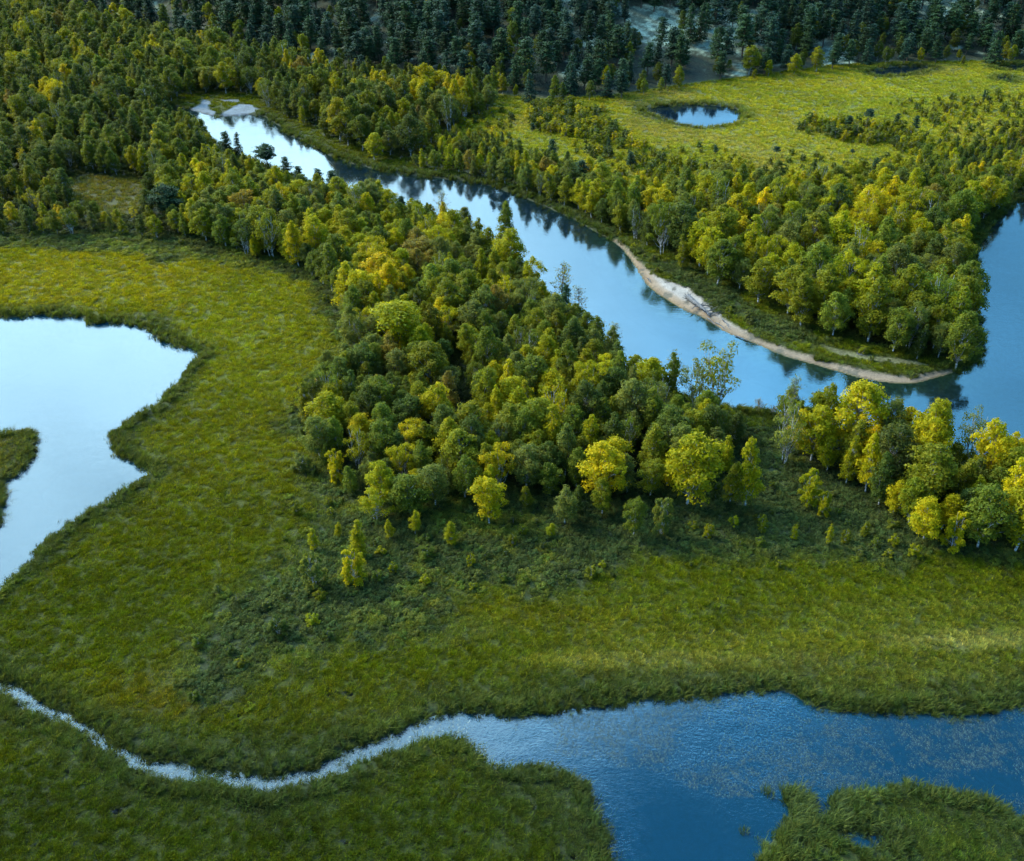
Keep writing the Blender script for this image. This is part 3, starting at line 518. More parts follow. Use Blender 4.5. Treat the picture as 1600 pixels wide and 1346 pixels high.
# ------------------------------------------------------------------ hand-placed plants: base px, py, height px, width px, shape, colour
HERO = [(551, 908, 47, 42, 'bush', 'yellow'), (492, 914, 50, 40, 'bush', 'grey'), (491, 858, 30, 20, 'cone', 'lime'), (565, 868, 56, 34, 'cone', 'lime'), (609, 843, 31, 15, 'tall', 'lime'), (649, 834, 38, 18, 'tall', 'lime'), (705, 850, 33, 22, 'tall', 'lime'),
        (588, 812, 47, 54, 'spread', 'lime'), (765, 818, 71, 56, 'round', 'yellow'), (823, 792, 36, 20, 'tall', 'olive'), (883, 818, 57, 36, 'tall', 'grey'), (900, 800, 45, 20, 'tall', 'dark'), (941, 803, 56, 38, 'round', 'olive'), (989, 838, 62, 36, 'round', 'green'), (1033, 834, 60, 32, 'bush', 'grey'),
        (1140, 787, 66, 30, 'tall', 'olive'), (1165, 790, 106, 40, 'tall', 'lime'), (1073, 788, 116, 88, 'round', 'lime'), (1131, 738, 60, 30, 'cone', 'lime'), (1262, 792, 57, 36, 'bush', 'lime'), (1282, 805, 38, 24, 'bush', 'lime'), (1293, 852, 34, 11, 'tall', 'lime'), (1320, 846, 20, 15, 'bush', 'olive'), (1190, 832, 27, 16, 'bush', 'olive'),
        (525, 752, 50, 32, 'bush', 'yellow'), (1488, 858, 56, 40, 'bush', 'yellow'), (1444, 842, 66, 58, 'round', 'yellow'), (1540, 768, 104, 62, 'round', 'yellow'), (1438, 790, 98, 84, 'round', 'olive'), (1585, 862, 100, 80, 'round', 'lime'), (1528, 855, 92, 74, 'round', 'green'), (1352, 770, 92, 34, 'tall', 'yellow'), (1600, 780, 100, 60, 'round', 'lime'),
        (1118, 645, 102, 74, 'sparse', 'olive'), (1084, 648, 90, 46, 'sparse', 'grey'), (1046, 640, 92, 26, 'tall', 'green'), (1008, 632, 78, 50, 'round', 'lime'), (1275, 700, 100, 44, 'round', 'olive'), (1322, 705, 112, 92, 'round', 'yellow'), (1382, 715, 92, 56, 'round', 'grey'), (1440, 728, 108, 62, 'round', 'lime'), (1512, 735, 90, 46, 'sparse', 'grey'), (1450, 712, 88, 48, 'round', 'olive'),
        (1225, 722, 90, 54, 'sparse', 'grey'), (790, 380, 76, 32, 'tall', 'green'), (708, 392, 62, 44, 'round', 'lime'), (797, 430, 72, 50, 'round', 'lime'), (597, 460, 66, 62, 'round', 'gold'), (572, 452, 58, 40, 'round', 'lime'), (655, 425, 56, 56, 'round', 'rust'), (626, 562, 92, 92, 'round', 'lime'), (518, 682, 68, 62, 'round', 'lime'), (700, 728, 74, 46, 'tall', 'lime'), (790, 632, 74, 36, 'cone', 'yellow'), (858, 640, 62, 54, 'round', 'yellow'), (792, 700, 76, 58, 'tall', 'olive'), (955, 742, 62, 58, 'round', 'yellow'), (918, 722, 76, 32, 'tall', 'lime'), (772, 745, 52, 20, 'cone', 'lime'), (900, 760, 66, 36, 'tall', 'green'), (855, 590, 64, 44, 'round', 'lime'),
        (980, 770, 62, 32, 'tall', 'grey'), (1015, 745, 88, 44, 'tall', 'olive'), (640, 800, 58, 66, 'round', 'green'), (600, 788, 66, 48, 'round', 'lime'), (680, 790, 66, 52, 'round', 'grey'), (822, 762, 66, 60, 'round', 'grey'), (860, 772, 52, 40, 'round', 'green'), (570, 702, 56, 44, 'round', 'yellow'), (585, 250, 42, 34, 'round', 'lime'), (1065, 420, 52, 24, 'cone', 'olive'), (1120, 445, 72, 52, 'round', 'green'), (1185, 472, 66, 52, 'round', 'olive'), (1252, 510, 82, 44, 'tall', 'olive'), (1494, 576, 88, 56, 'round', 'green'), (1530, 278, 26, 18, 'cone', 'gold'), (1170, 118, 46, 32, 'round', 'olive'), (1240, 118, 34, 22, 'tall', 'lime'), (1275, 112, 40, 20, 'tall', 'olive'),
        (828, 120, 34, 22, 'round', 'lime'), (480, 690, 30, 34, 'bush', 'dark'), (470, 735, 26, 30, 'bush', 'grey'), (434, 990, 26, 32, 'bush', 'dark'), (613, 892, 14, 16, 'bush', 'lime'), (925, 900, 16, 20, 'bush', 'olive'), (665, 870, 16, 30, 'bush', 'green'), (530, 838, 24, 15, 'cone', 'lime'), (735, 882, 17, 14, 'bush', 'lime'), (862, 838, 22, 15, 'tall', 'lime'), (1105, 840, 22, 16, 'bush', 'lime'), (1240, 842, 24, 13, 'cone', 'lime'), (1395, 852, 19, 16, 'bush', 'lime'), (1350, 838, 24, 17, 'cone', 'olive'), (462, 802, 19, 18, 'bush', 'olive'), (1428, 868, 17, 22, 'bush', 'lime'), (800, 850, 18, 14, 'bush', 'olive')]
PINES = [(418, 256, 36, 38, 'round'), (372, 240, 36, 16, 'spruce'), (354, 242, 38, 20, 'tall'), (448, 272, 28, 18, 'tall'), (468, 282, 24, 16, 'tall'), (499, 296, 34, 18, 'tall'), (523, 300, 36, 22, 'tall'), (265, 348, 62, 52, 'round'), (1352, 205, 37, 17, 'table'), (1211, 252, 24, 14, 'table'), (951, 238, 26, 9, 'spruce'), (1362, 283, 38, 16, 'tall'), (1398, 200, 24, 12, 'tall'), (1428, 205, 26, 12, 'tall'), (1325, 200, 20, 14, 'tall'), (785, 222, 18, 8, 'spruce'), (865, 255, 40, 18, 'tall'), (908, 290, 42, 24, 'tall'), (832, 205, 14, 9, 'tall'), (985, 262, 26, 14, 'tall'), (1535, 160, 22, 5, 'spruce'), (1331, 248, 16, 8, 'table'), (1118, 240, 14, 8, 'tall'), (630, 345, 40, 20, 'tall'), (880, 495, 60, 26, 'spruce')]
BARE = [(824, 425, 64, 60, 1, 'grey'), (878, 470, 66, 46, 2, 'olive'), (905, 490, 50, 40, 0, 'grey'), (1052, 622, 78, 40, 0, 'olive'), (1222, 690, 108, 44, 2, 'olive'), (958, 545, 50, 34, 2, 'olive'), (1185, 640, 20, 26, 0, 'rust'), (1203, 642, 22, 24, 1, 'rust'), (690, 335, 46, 34, 2, 'grey'), (1330, 690, 90, 40, 2, 'olive'), (1400, 620, 24, 20, 0, 'grey')]
BARE = BARE[:-1]

trees = []           # dicts: kind, x, y, h, w (crown width m), shape, var, tint name, rgb, region
def jitter_rgb(name, r, k=0.10):
    c = np.array(TINT[name]); return tuple(float(v) for v in c * (1 + r.normal(0, k)) * (1 + r.normal(0, k * 0.22, 3)))
for (px, py, hp, wp, shp, cn) in HERO:
    x0, y0 = at(px, py, 0.4)
    if py < 125: x0, y0 = at_hill(px, py)
    trees.append(dict(kind='birch', x=x0, y=y0, h=h_from_px(x0, y0, hp), w=wp * m_per_px(x0, y0), shape=shp, cn=cn, hero=True, region='hero'))
for (px, py, hp, wp, shp) in PINES:
    x0, y0 = at(px, py, 0.4); trees.append(dict(kind='pine', x=x0, y=y0, h=h_from_px(x0, y0, hp), w=wp * m_per_px(x0, y0), shape=shp, cn='pine' if shp != 'table' else 'bluepine', hero=True, region='hero'))
for (px, py, hp, wp, v, cn) in BARE:
    x0, y0 = at(px, py, 0.4); trees.append(dict(kind='bare', x=x0, y=y0, h=h_from_px(x0, y0, hp), w=wp * m_per_px(x0, y0), shape=v, cn=cn, hero=True, region='hero'))

class Hash:
    def __init__(s, c): s.c = c; s.d = {}
    def ok(s, x, y, r):
        i, j = int(x // s.c), int(y // s.c)
        for a in (-1, 0, 1):
            for b in (-1, 0, 1):
                for (u, v, q) in s.d.get((i + a, j + b), ()):
                    if (u - x) ** 2 + (v - y) ** 2 < ((r + q) * 0.5) ** 2: return False
        return True
    def add(s, x, y, r): s.d.setdefault((int(x // s.c), int(y // s.c)), []).append((x, y, r))
H_ = Hash(6.5)
for t in trees: H_.add(t['x'], t['y'], min(6, max(1.5, t['w'] * 0.85)))

def scatter_wood(region, poly, r, spacing, hfun, n_try):
    lo, hi = poly.min(0), poly.max(0); lo = np.maximum(lo, (-330, 30)); hi = np.minimum(hi, (330, 520))
    cx = r.uniform(lo[0], hi[0], n_try); cyy = r.uniform(lo[1], hi[1], n_try)
    m = (sdist(cx, cyy, poly) < 0); m &= np.abs(cx) < 0.60 * cyy + 24
    cx, cyy = cx[m], cyy[m]
    zz, sdd, hdd = height(cx, cyy); m = sdd > 1.2
    for hl in HOLES: m &= sdist(cx, cyy, hl) > 0
    names, pr = PALETTE[region]
    for x0, y0, z0 in zip(cx[m], cyy[m], zz[m]):
        hh = hfun(x0, y0) * r.uniform(0.60, 1.18); sp = spacing * max(hh, 6.2) / 8
        if not H_.ok(x0, y0, sp): continue
        H_.add(x0, y0, sp)
        px, py, dd = project(x0, y0, z0 + hh * 0.65)
        cn = None
        for (sx, sy, sr, sc) in SPOTS:
            if (px - sx) ** 2 + ((py - sy) * 1.1) ** 2 < (sr * 1.2) ** 2: cn = sc; break
        if cn is None: cn = names[r.choice(len(names), p=pr)]
        # neighbouring trees tend to share a tone
        g = float(fbm(np.array([x0]), np.array([y0]), 16, 88)[0])
        if region == 'right' and px > 1400 and py > 380 and cn in ('lime', 'yellow', 'gold'): cn = 'olive'
        if g < 0.36 and cn in ('lime', 'olive') and r.uniform() < 0.6: cn = 'dark'
        shp = str(r.choice(['round', 'tall', 'cone', 'spread', 'sparse'], p=[0.48, 0.33, 0.07, 0.07, 0.05] if region != 'cluster' else [0.6, 0.3, 0.1, 0, 0]))
        wd = hh * {'round': 0.58, 'tall': 0.44, 'cone': 0.44, 'spread': 0.66, 'sparse': 0.55}[shp] * r.uniform(0.85, 1.2)
        trees.append(dict(kind='birch', x=x0, y=y0, h=hh, w=wd, shape=shp, cn=cn, hero=False, region=region))
rr = np.random.default_rng(5)
def h_right(x, y):
    px, py, _ = project(x, y, 0.3); return float(np.interp(py - 0.05 * abs(px - 1250) * (px > 1250), [225, 262, 300, 345, 420], [3.2, 4.2, 6.2, 8.2, 9.3]))
def h_left(x, y):
    px, py, _ = project(x, y, 0.3); return 4.4 if (py > 322 and px < 250) else 8.0 + 0.9 * math.sin(x * 0.05 - y * 0.04)
def h_cent(x, y):
    px, py, _ = project(x, y, 0.3); return 5.6 if (py < 310 + 0.12 * (px - 400) and 280 < px < 640) else 6.8 + 1.0 * math.sin(x * 0.11 + y * 0.07)
scatter_wood('cluster', W_birch['cluster'], rr, 2.45, lambda x, y: 7.8, 14000)
scatter_wood('central', W_birch['central'], rr, 2.6, h_cent, 42000)
scatter_wood('left', W_birch['left'], rr, 3.4, h_left, 42000)
scatter_wood('right', W_birch['right'], rr, 2.85, h_right, 34000)

# pines and edge birches of the hillside
n_try = 16000; cx = rr.uniform(-330, 330, n_try); cyy = rr.uniform(200, 460, n_try)
hh_, hd_ = hill(cx, cyy); m = (hd_ > -5) & (hd_ < 95) & (np.abs(cx) < 0.60 * cyy + 24); cx, cyy, hd_ = cx[m], cyy[m], hd_[m]
lic = np.full(len(cx), 9.0)
for p in W_lichen: lic = np.minimum(lic, sdist(cx, cyy, p, 9))
wz, wsd, _ = height(cx, cyy)
for x0, y0, d0, l0, z0, s0 in zip(cx, cyy, hd_, lic, wz, wsd):
    if s0 < 1.5: continue
    if l0 < 0 and rr.uniform() < 0.72: continue
    px, py, _ = project(x0, y0, z0)
    edge = d0 < 9
    hit = False
    for pp in LICHEN:
        xa, xb = min(q[0] for q in pp), max(q[0] for q in pp); ya, yb = min(q[1] for q in pp), max(q[1] for q in pp)
        if xa < px < xb and ya < py < yb + 62 and py > ya + 10: hit = True
    if hit and rr.uniform() < 0.48: continue
    left = px < 380 and d0 < 26 + (380 - px) * 0.06
    bi = rr.uniform() < (0.55 if edge else (0.6 if left else 0.22))
    hh = rr.uniform(3.5, 8.5) if bi else rr.uniform(8.0, 13.5)
    if edge: hh *= 0.8
    sp = 3.1 if bi else 3.5
    if not H_.ok(x0, y0, sp): continue
    H_.add(x0, y0, sp)
    if bi:
        cn = str(rr.choice(['dark', 'green', 'olive', 'lime', 'yellow', 'rust'], p=[.42, .26, .17, .09, .04, .02])); shp = rr.choice(['round', 'tall', 'cone'], p=[.45, .4, .15])
        trees.append(dict(kind='birch', x=x0, y=y0, h=hh, w=hh * 0.5, shape=shp, cn=cn, hero=False, region='hill'))
    else:
        shp = 'tall' if rr.uniform() < 0.82 else 'spruce'
        trees.append(dict(kind='pine', x=x0, y=y0, h=hh, w=hh * rr.uniform(0.36, 0.52), shape=shp, cn='pine' if rr.uniform() < 0.6 else 'bluepine', hero=False, region='hill'))

# low bushes of the far meadow and its ridges
BANDS = [(AT([(828, 165), (900, 160), (962, 195), (960, 215), (900, 220), (840, 205)]), 1.7, 2.6, 0.9), (AT([(890, 212), (960, 215), (1100, 262), (1240, 282), (1290, 300), (1180, 300), (1050, 300), (960, 270), (900, 235)]), 2.3, 2.2, 0.75),
         (AT([(1225, 188), (1300, 188), (1400, 200), (1450, 225), (1440, 245), (1350, 225), (1260, 205)]), 1.8, 2.4, 0.9), (AT([(1400, 160), (1600, 150), (1750, 150), (1750, 215), (1560, 222), (1470, 235), (1440, 200)]), 2.6, 2.0, 0.7), (AT([(700, 190), (775, 172), (800, 200), (800, 240), (720, 212)]), 2.6, 1.8, 0.7), (AT([(960, 225), (1250, 250), (1400, 255), (1300, 285), (1100, 280)]), 3.2, 1.6, 0.6)]
for poly, sp, hmax, keep in BANDS:
    lo, hi = poly.min(0), poly.max(0); cx = rr.uniform(lo[0], hi[0], 2600); cyy = rr.uniform(lo[1], hi[1], 2600); m = sdist(cx, cyy, poly) + (fbm(cx, cyy, 8, 99) - 0.5) * 12 < 0; cx, cyy = cx[m], cyy[m]
    if not len(cx): continue
    zz, sdd, _ = height(cx, cyy)
    for x0, y0, s0 in zip(cx, cyy, sdd):
        if s0 < 1.5 or rr.uniform() > keep or not H_.ok(x0, y0, sp): continue
        H_.add(x0, y0, sp); hh = hmax * rr.uniform(0.4, 1.25)
        trees.append(dict(kind='shrub', x=x0, y=y0, h=hh, w=hh * rr.uniform(0.8, 1.15), shape='bush', cn=str(rr.choice(['dark', 'green', 'olive', 'lime', 'yellow'], p=[.14, .20, .24, .28, .14])), hero=False, region='far'))
# scattered bushes in the scrub
for (poly, cnt) in ((SCRUB[0], 260), (SCRUB[1], 90), (SCRUB[2], 150)):
    lo, hi = poly.min(0), poly.max(0); cx = rr.uniform(lo[0], hi[0], cnt * 3); cyy = rr.uniform(lo[1], hi[1], cnt * 3); m = (sdist(cx, cyy, poly) < 0) & (np.abs(cx) < 0.6 * cyy + 24)
    for k, p in W_birch.items(): m &= sdist(cx, cyy, p) > 0.5
    zz, sdd, _ = height(cx, cyy); m &= sdd > 1.5; k = 0
    for x0, y0 in zip(cx[m], cyy[m]):
        if k >= cnt * 0.5 or not H_.ok(x0, y0, 1.6): continue
        H_.add(x0, y0, 1.6); hh = rr.uniform(0.5, 1.3); k += 1
        trees.append(dict(kind='shrub', x=x0, y=y0, h=hh, w=hh * rr.uniform(0.9, 1.3), shape='bush', cn=str(rr.choice(['dark', 'green', 'grey', 'olive', 'lime', 'yellow'], p=[.22, .28, .28, .17, .05, .0])), hero=False, region='scrub'))

tx = np.array([t['x'] for t in trees]); ty = np.array([t['y'] for t in trees]); tz, tsd, thd = height(tx, ty)
for t, z0 in zip(trees, tz):
    t['z'] = float(z0) - 0.05; t['rgb'] = tuple(v * (0.80 if t['region'] == 'left' else 1.0) for v in jitter_rgb(t['cn'], rr, 0.13 if not t['hero'] else 0.05))
    V = {'birch': BV, 'shrub': BV, 'pine': PV}.get(t['kind'])
    t['mesh'] = DV[t['shape']] if V is None else V[t['shape']][rr.integers(len(V[t['shape']]))]
    ref = {'birch': {'round': .60, 'tall': .45, 'cone': .48, 'spread': .80, 'sparse': .66, 'bush': .78}, 'shrub': {'bush': .78}, 'pine': {'tall': .32, 'spruce': .34, 'round': .66, 'table': .50}}
    wr = 0.5 if V is None else ref[t['kind']][t['shape']]
    t['sw'] = t['w'] / wr; t['rot'] = float(rr.uniform(0, 6.28)); t['tilt'] = (float(rr.normal(0, 0.045)), float(rr.normal(0, 0.045)))
    t['px'], t['py'], dd = project(t['x'], t['y'], t['z']); t['pxh'] = t['py'] - project(t['x'], t['y'], t['z'] + t['h'])[1]
    t['ctr'] = t['py'] - 0.6 * t['pxh']; t['in'] = -5 < t['px'] < 1605 and -2 < t['ctr'] < 1350

# rough visibility, so that the trees built singly are the ones that show: a coarse screen of front-most crowns
cell = 6; gw, gh = 1600 // cell + 2, 1346 // cell + 2; owner = -np.ones((gh, gw), int)
order = sorted(range(len(trees)), key=lambda i: -trees[i]['y'])
for i in order:
    t = trees[i]
    if not t['in']: continue
    wpx = t['w'] / m_per_px(t['x'], t['y']) * 0.5; x0, x1 = int(max(0, (t['px'] - wpx) / cell)), int(min(gw - 1, (t['px'] + wpx) / cell)); y0, y1 = int(max(0, (t['py'] - t['pxh']) / cell)), int(min(gh - 1, max(0, (t['py'] - 0.2 * t['pxh'])) / cell))
    owner[y0:y1 + 1, x0:x1 + 1] = i
ids, cnts = np.unique(owner[owner >= 0], return_counts=True); vis = dict(zip(ids.tolist(), cnts.tolist()))
for i, t in enumerate(trees): t['vis'] = vis.get(i, 0)
def pick(kind, n):
    L = [t for t in trees if t['kind'] == kind and t['in']]
    L.sort(key=lambda t: (not t['hero'], -t['vis'])); return L[:n]
single = pick('birch', 300) + pick('pine', 300) + pick('bare', 50) + [t for t in pick('shrub', 140) if t['vis'] > 0]
for t in single: t['single'] = True

# ------------------------------------------------------------------ names and labels of the single plants
ANCH = [(40, 350, 'at the meadow edge beyond the left pond'), (200, 365, 'below the small grassy clearing'), (300, 340, 'beside the dark round pine at the clearing'), (60, 250, 'left of the small grassy clearing'), (170, 250, 'behind the small grassy clearing'), (60, 140, 'in the far left wood by the yellow crowns'), (200, 150, 'in the far left wood'), (250, 200, 'left of the pale gravel banks'), (330, 130, 'behind the pale gravel banks'), (120, 60, 'high in the upper left wood'), (300, 85, 'at the hill foot above the gravel banks'), (450, 120, 'beyond the upper river bend'), (560, 150, 'in the wood above the upper river'), (620, 230, 'on the far bank of the upper river'), (700, 160, 'by the yellow bushes left of the bog'), (740, 240, 'on the far bank left of the bog'), (360, 290, 'near the upper river where it shines white'), (450, 330, 'in the neck of wood below the upper river'), (400, 390, 'at the wood edge above the left meadow'), (480, 410, 'at the corner of the left meadow'), (560, 340, 'behind the upper river bend'), (640, 360, 'near the river bend by the rusty tree'), (730, 370, 'on the near bank facing the river reflections'), (800, 430, 'beside the leaning bare tree on the river'), (570, 450, 'by the golden crown at the meadow'), (650, 470, 'behind the large yellow green crown'), (740, 480, 'in the middle of the central wood'), (830, 510, 'in the central wood towards the river'), (900, 530, 'on the near bank facing the sand bar'), (560, 560, 'on the pond side of the central wood'), (640, 600, 'below the large yellow green crown'), (500, 660, 'at the western corner of the central wood'), (590, 680, 'in the lower left of the central wood'), (690, 700, 'left of the dark gap in the wood'), (780, 640, 'by the tall golden cone in the wood'), (850, 650, 'in the heart of the lower wood'), (930, 620, 'below the bare twigs facing the river'), (1000, 650, 'near the multi stemmed birches by the river'), (560, 780, 'at the front edge left of the lone birches'), (680, 790, 'at the front edge of the wood'), (790, 780, 'behind the lone bright yellow birch'), (880, 750, 'in front of the lower wood'), (960, 760, 'beside the golden crown in the front row'), (1040, 740, 'by the big spreading birch in front'), (1100, 700, 'behind the big spreading birch'), (500, 890, 'standing alone in the low scrub'), (600, 860, 'among the saplings in the scrub'), (720, 850, 'in the open scrub below the wood'), (900, 880, 'in the long scrub above the grass'), (1030, 830, 'at the foot of the big birch'), (1160, 790, 'at the mouth of the gap'), (1270, 800, 'in the open gap'), (1300, 860, 'in the scrub below the gap'), (1120, 640, 'on the near bank across from the sand bar'), (1200, 650, 'on the open bank of the gap'), (1240, 700, 'at the left end of the riverside grove'), (1320, 700, 'by the big yellow crown of the grove'), (1400, 720, 'in the middle of the riverside grove'), (1350, 770, 'at the front edge of the grove'), (1460, 730, 'at the river side of the grove'), (1440, 830, 'at the grove edge above the scrub'), (1540, 760, 'by the twin yellow crowns'), (1560, 850, 'at the right end of the grove'), (850, 290, 'on the far bank above the river reflections'), (930, 320, 'where the sand bar begins'), (900, 250, 'between the river and the bog'), (1000, 350, 'above the upper end of the sand bar'), (1060, 300, 'below the bog on the far bank'), (1090, 420, 'above the fallen trunk on the sand'), (1160, 330, 'in the yellow top of the far wood'), (1180, 440, 'behind the middle of the sand bar'), (1260, 360, 'in the middle of the far wood'), (1260, 480, 'above the lower sand bar'), (1350, 300, 'at the bog edge of the far wood'), (1350, 400, 'deep in the far wood'), (1350, 520, 'by the tip of the far wood'), (1440, 340, 'in the far wood towards the right water'), (1450, 450, 'near the right hand water'), (1450, 560, 'at the tip of the far wood'), (1500, 520, 'on the corner above the river mouth'), (1510, 420, 'hanging over the right water'), (1530, 260, 'above the right hand inlet'), (1590, 280, 'at the head of the right inlet'), (870, 180, 'in the bushes left of the bog pond'), (980, 240, 'in the thicket below the bog pond'), (1120, 270, 'on the bog margin'), (1250, 270, 'on the pale bog'), (1340, 210, 'on the bushy ridge across the bog'), (1430, 230, 'at the end of the bog ridge'), (1550, 190, 'on the right side of the bog'), (600, 100, 'on the dark hill above the upper river'), (700, 60, 'on the dark hillside above the bog path'), (800, 100, 'at the hill foot left of the bog'), (880, 130, 'at the corner of the bog under the hill'), (950, 90, 'left of the pale rocky slope'), (1000, 130, 'at the hill foot behind the bog pond'), (1060, 60, 'on the pale rocky slope'), (1130, 110, 'at the foot of the pale slope'), (1180, 60, 'right of the pale rocky slope'), (1260, 100, 'at the hill foot above the dark pool'), (1330, 60, 'on the hill above the bog'), (1400, 90, 'behind the long dark pool'), (1470, 60, 'on the hill under the pale patch'), (1540, 90, 'at the far right hill foot'), (1590, 40, 'on the far right hillside'), (500, 70, 'on the hill behind the upper wood'), (400, 40, 'on the upper left hillside'), (250, 30, 'in the top left of the hill'), (850, 40, 'high on the dark hill'), (950, 20, 'high on the hill above the bog pond'), (1250, 20, 'high on the hill above the dark pool'), (1400, 20, 'near the top pale patch'), (60, 20, 'at the top of the left wood')]
def sizeword(t):
    if t['kind'] == 'shrub' or t['h'] < 2.2: return 'low' if t['h'] < 1.4 else 'knee high' if t['h'] < 1.0 else 'small'
    if t['kind'] == 'pine': return 'tall' if t['h'] > 12 else ('short' if t['h'] < 8.5 else 'medium')
    return 'tall' if t['h'] > 8.8 else ('small' if t['h'] < 5.5 else 'medium')
SHW = {'round': 'round', 'tall': 'slender', 'cone': 'pointed', 'spread': 'spreading', 'sparse': 'thin', 'bush': 'bushy', 'spruce': 'narrow', 'table': 'flat topped'}
def base_label(t):
    a = min(ANCH, key=lambda q: (q[0] - t['px']) ** 2 + (1.6 * (q[1] - (t['py'] - 0.2 * t['pxh']))) ** 2)[2]
    if t['kind'] == 'bare': return f"half bare {WORD[t['cn']].split()[0]} tree {a}"
    noun = 'bush' if t['kind'] == 'shrub' else ('pine' if t['kind'] == 'pine' else ('birch' if t['h'] > 3.0 or t['shape'] != 'bush' else 'bush'))
    parts = [sizeword(t), SHW[t['shape']] if noun != 'bush' else '', WORD[t['cn']], noun]
    if t['kind'] == 'pine' and t['shape'] == 'tall': parts[1] = ''
    return ' '.join(p for p in parts if p) + ' ' + a
_bl = base_label
def base_label(t):
    w_ = _bl(t).split()
    return ' '.join(w_ if len(w_) <= 12 else w_[1:])
groups = {}
for t in single: groups.setdefault(base_label(t), []).append(t)
ORD = ['leftmost', 'second', 'third', 'fourth', 'fifth', 'sixth', 'seventh', 'eighth', 'ninth', 'tenth', 'eleventh', 'twelfth']
CNT = ['', '', 'two', 'three', 'four', 'five', 'six', 'seven', 'eight', 'nine', 'ten', 'eleven', 'twelve']
for b, L in groups.items():
    if len(L) == 1: L[0]['label'] = b; continue
    L.sort(key=lambda t: t['px'])
    for i, t in enumerate(L):
        n = min(len(L), 12)
        t['label'] = f"{b}, " + ('leftmost' if i == 0 else 'rightmost' if i == len(L) - 1 else f"{ORD[min(i, 11)]} from left") + ('' if 0 < i < len(L) - 1 else f" of {CNT[n]}")
NAMES = {'birch': 'birch_tree', 'pine': 'pine_tree', 'bare': 'bare_tree', 'shrub': 'shrub'}
GRP = {'birch': 'birches of the riverside woods', 'pine': 'dark pines of the hill and banks', 'bare': 'half bare trees along the river', 'shrub': 'low bushes of the bog and scrub'}
CAT = {'birch': 'birch tree', 'pine': 'pine tree', 'bare': 'bare tree', 'shrub': 'bush'}
for t in single:
    root = bpy.data.objects.new(NAMES[t['kind']], None); COL.objects.link(root); root.empty_display_size = 0.5
    root.location = (t['x'], t['y'], t['z']); root.rotation_euler = (t['tilt'][0], t['tilt'][1], t['rot']); root.scale = (t['sw'], t['sw'], t['h'])
    tag(root, t['label'], CAT[t['kind']], GRP[t['kind']])
    cr = bpy.data.objects.new('crown', t['mesh'][0]); COL.objects.link(cr); cr.parent = root; cr['tint'] = t['rgb']
    tk = bpy.data.objects.new('trunk', t['mesh'][1]); COL.objects.link(tk); tk.parent = root
    t['mesh_obj'] = (cr, tk)

# ------------------------------------------------------------------ stuff scattered with geometry nodes from plants that stand in the scene
def scatter(name, loc, rot, scl, tint, protos, label=None, vid=None):
    """protos: list of lists of objects; each list is one plant"""
    me = bpy.data.meshes.new(name); n = len(loc); me.vertices.add(n); me.vertices.foreach_set('co', np.ascontiguousarray(loc, dtype=np.float32).ravel())
    for an, d in (('rot', rot), ('scl', scl), ('tint', tint)):
        a = me.attributes.new(an, 'FLOAT_VECTOR', 'POINT'); a.data.foreach_set('vector', np.ascontiguousarray(d, dtype=np.float32).ravel())
    a = me.attributes.new('vid', 'INT', 'POINT'); a.data.foreach_set('value', np.ascontiguousarray(vid if vid is not None else rng.integers(0, len(protos), n), dtype=np.int32))
    o = link(name, me, kind='stuff')
    if label: o['label'] = label
    ng = bpy.data.node_groups.new(name, 'GeometryNodeTree'); ng.interface.new_socket('Geometry', in_out='INPUT', socket_type='NodeSocketGeometry'); ng.interface.new_socket('Geometry', in_out='OUTPUT', socket_type='NodeSocketGeometry')
    gi = ng.nodes.new('NodeGroupInput'); go = ng.nodes.new('NodeGroupOutput'); outs = []
    for k, objs in enumerate(protos):
        iop = ng.nodes.new('GeometryNodeInstanceOnPoints'); ng.links.new(gi.outputs[0], iop.inputs['Points'])
        v = ng.nodes.new('GeometryNodeInputNamedAttribute'); v.data_type = 'INT'; v.inputs[0].default_value = 'vid'
        cmp_ = ng.nodes.new('FunctionNodeCompare'); cmp_.data_type = 'INT'; cmp_.operation = 'EQUAL'
        ia = [s for s in cmp_.inputs if s.type == 'INT']; ng.links.new([s for s in v.outputs if s.enabled][0], ia[0]); ia[1].default_value = k
        ng.links.new(cmp_.outputs[0], iop.inputs['Selection'])
        jg = ng.nodes.new('GeometryNodeJoinGeometry')
        for ob in objs:
            oi = ng.nodes.new('GeometryNodeObjectInfo'); oi.transform_space = 'ORIGINAL'; oi.inputs['Object'].default_value = ob; ng.links.new(oi.outputs['Geometry'], jg.inputs[0])
        ng.links.new(jg.outputs[0], iop.inputs['Instance'])
        for an, sk in (('rot', 'Rotation'), ('scl', 'Scale')):
            q = ng.nodes.new('GeometryNodeInputNamedAttribute'); q.data_type = 'FLOAT_VECTOR'; q.inputs[0].default_value = an
            ng.links.new([s for s in q.outputs if s.enabled][0], iop.inputs[sk])
        outs.append(iop)
    J = ng.nodes.new('GeometryNodeJoinGeometry')
    for iop in outs: ng.links.new(iop.outputs[0], J.inputs[0])
    ng.links.new(J.outputs[0], go.inputs[0])
    md = o.modifiers.new('scatter', 'NODES'); md.node_group = ng
    return o
proto_of = {}
for t in single: proto_of.setdefault(id(t['mesh'][0]), t['mesh_obj'])
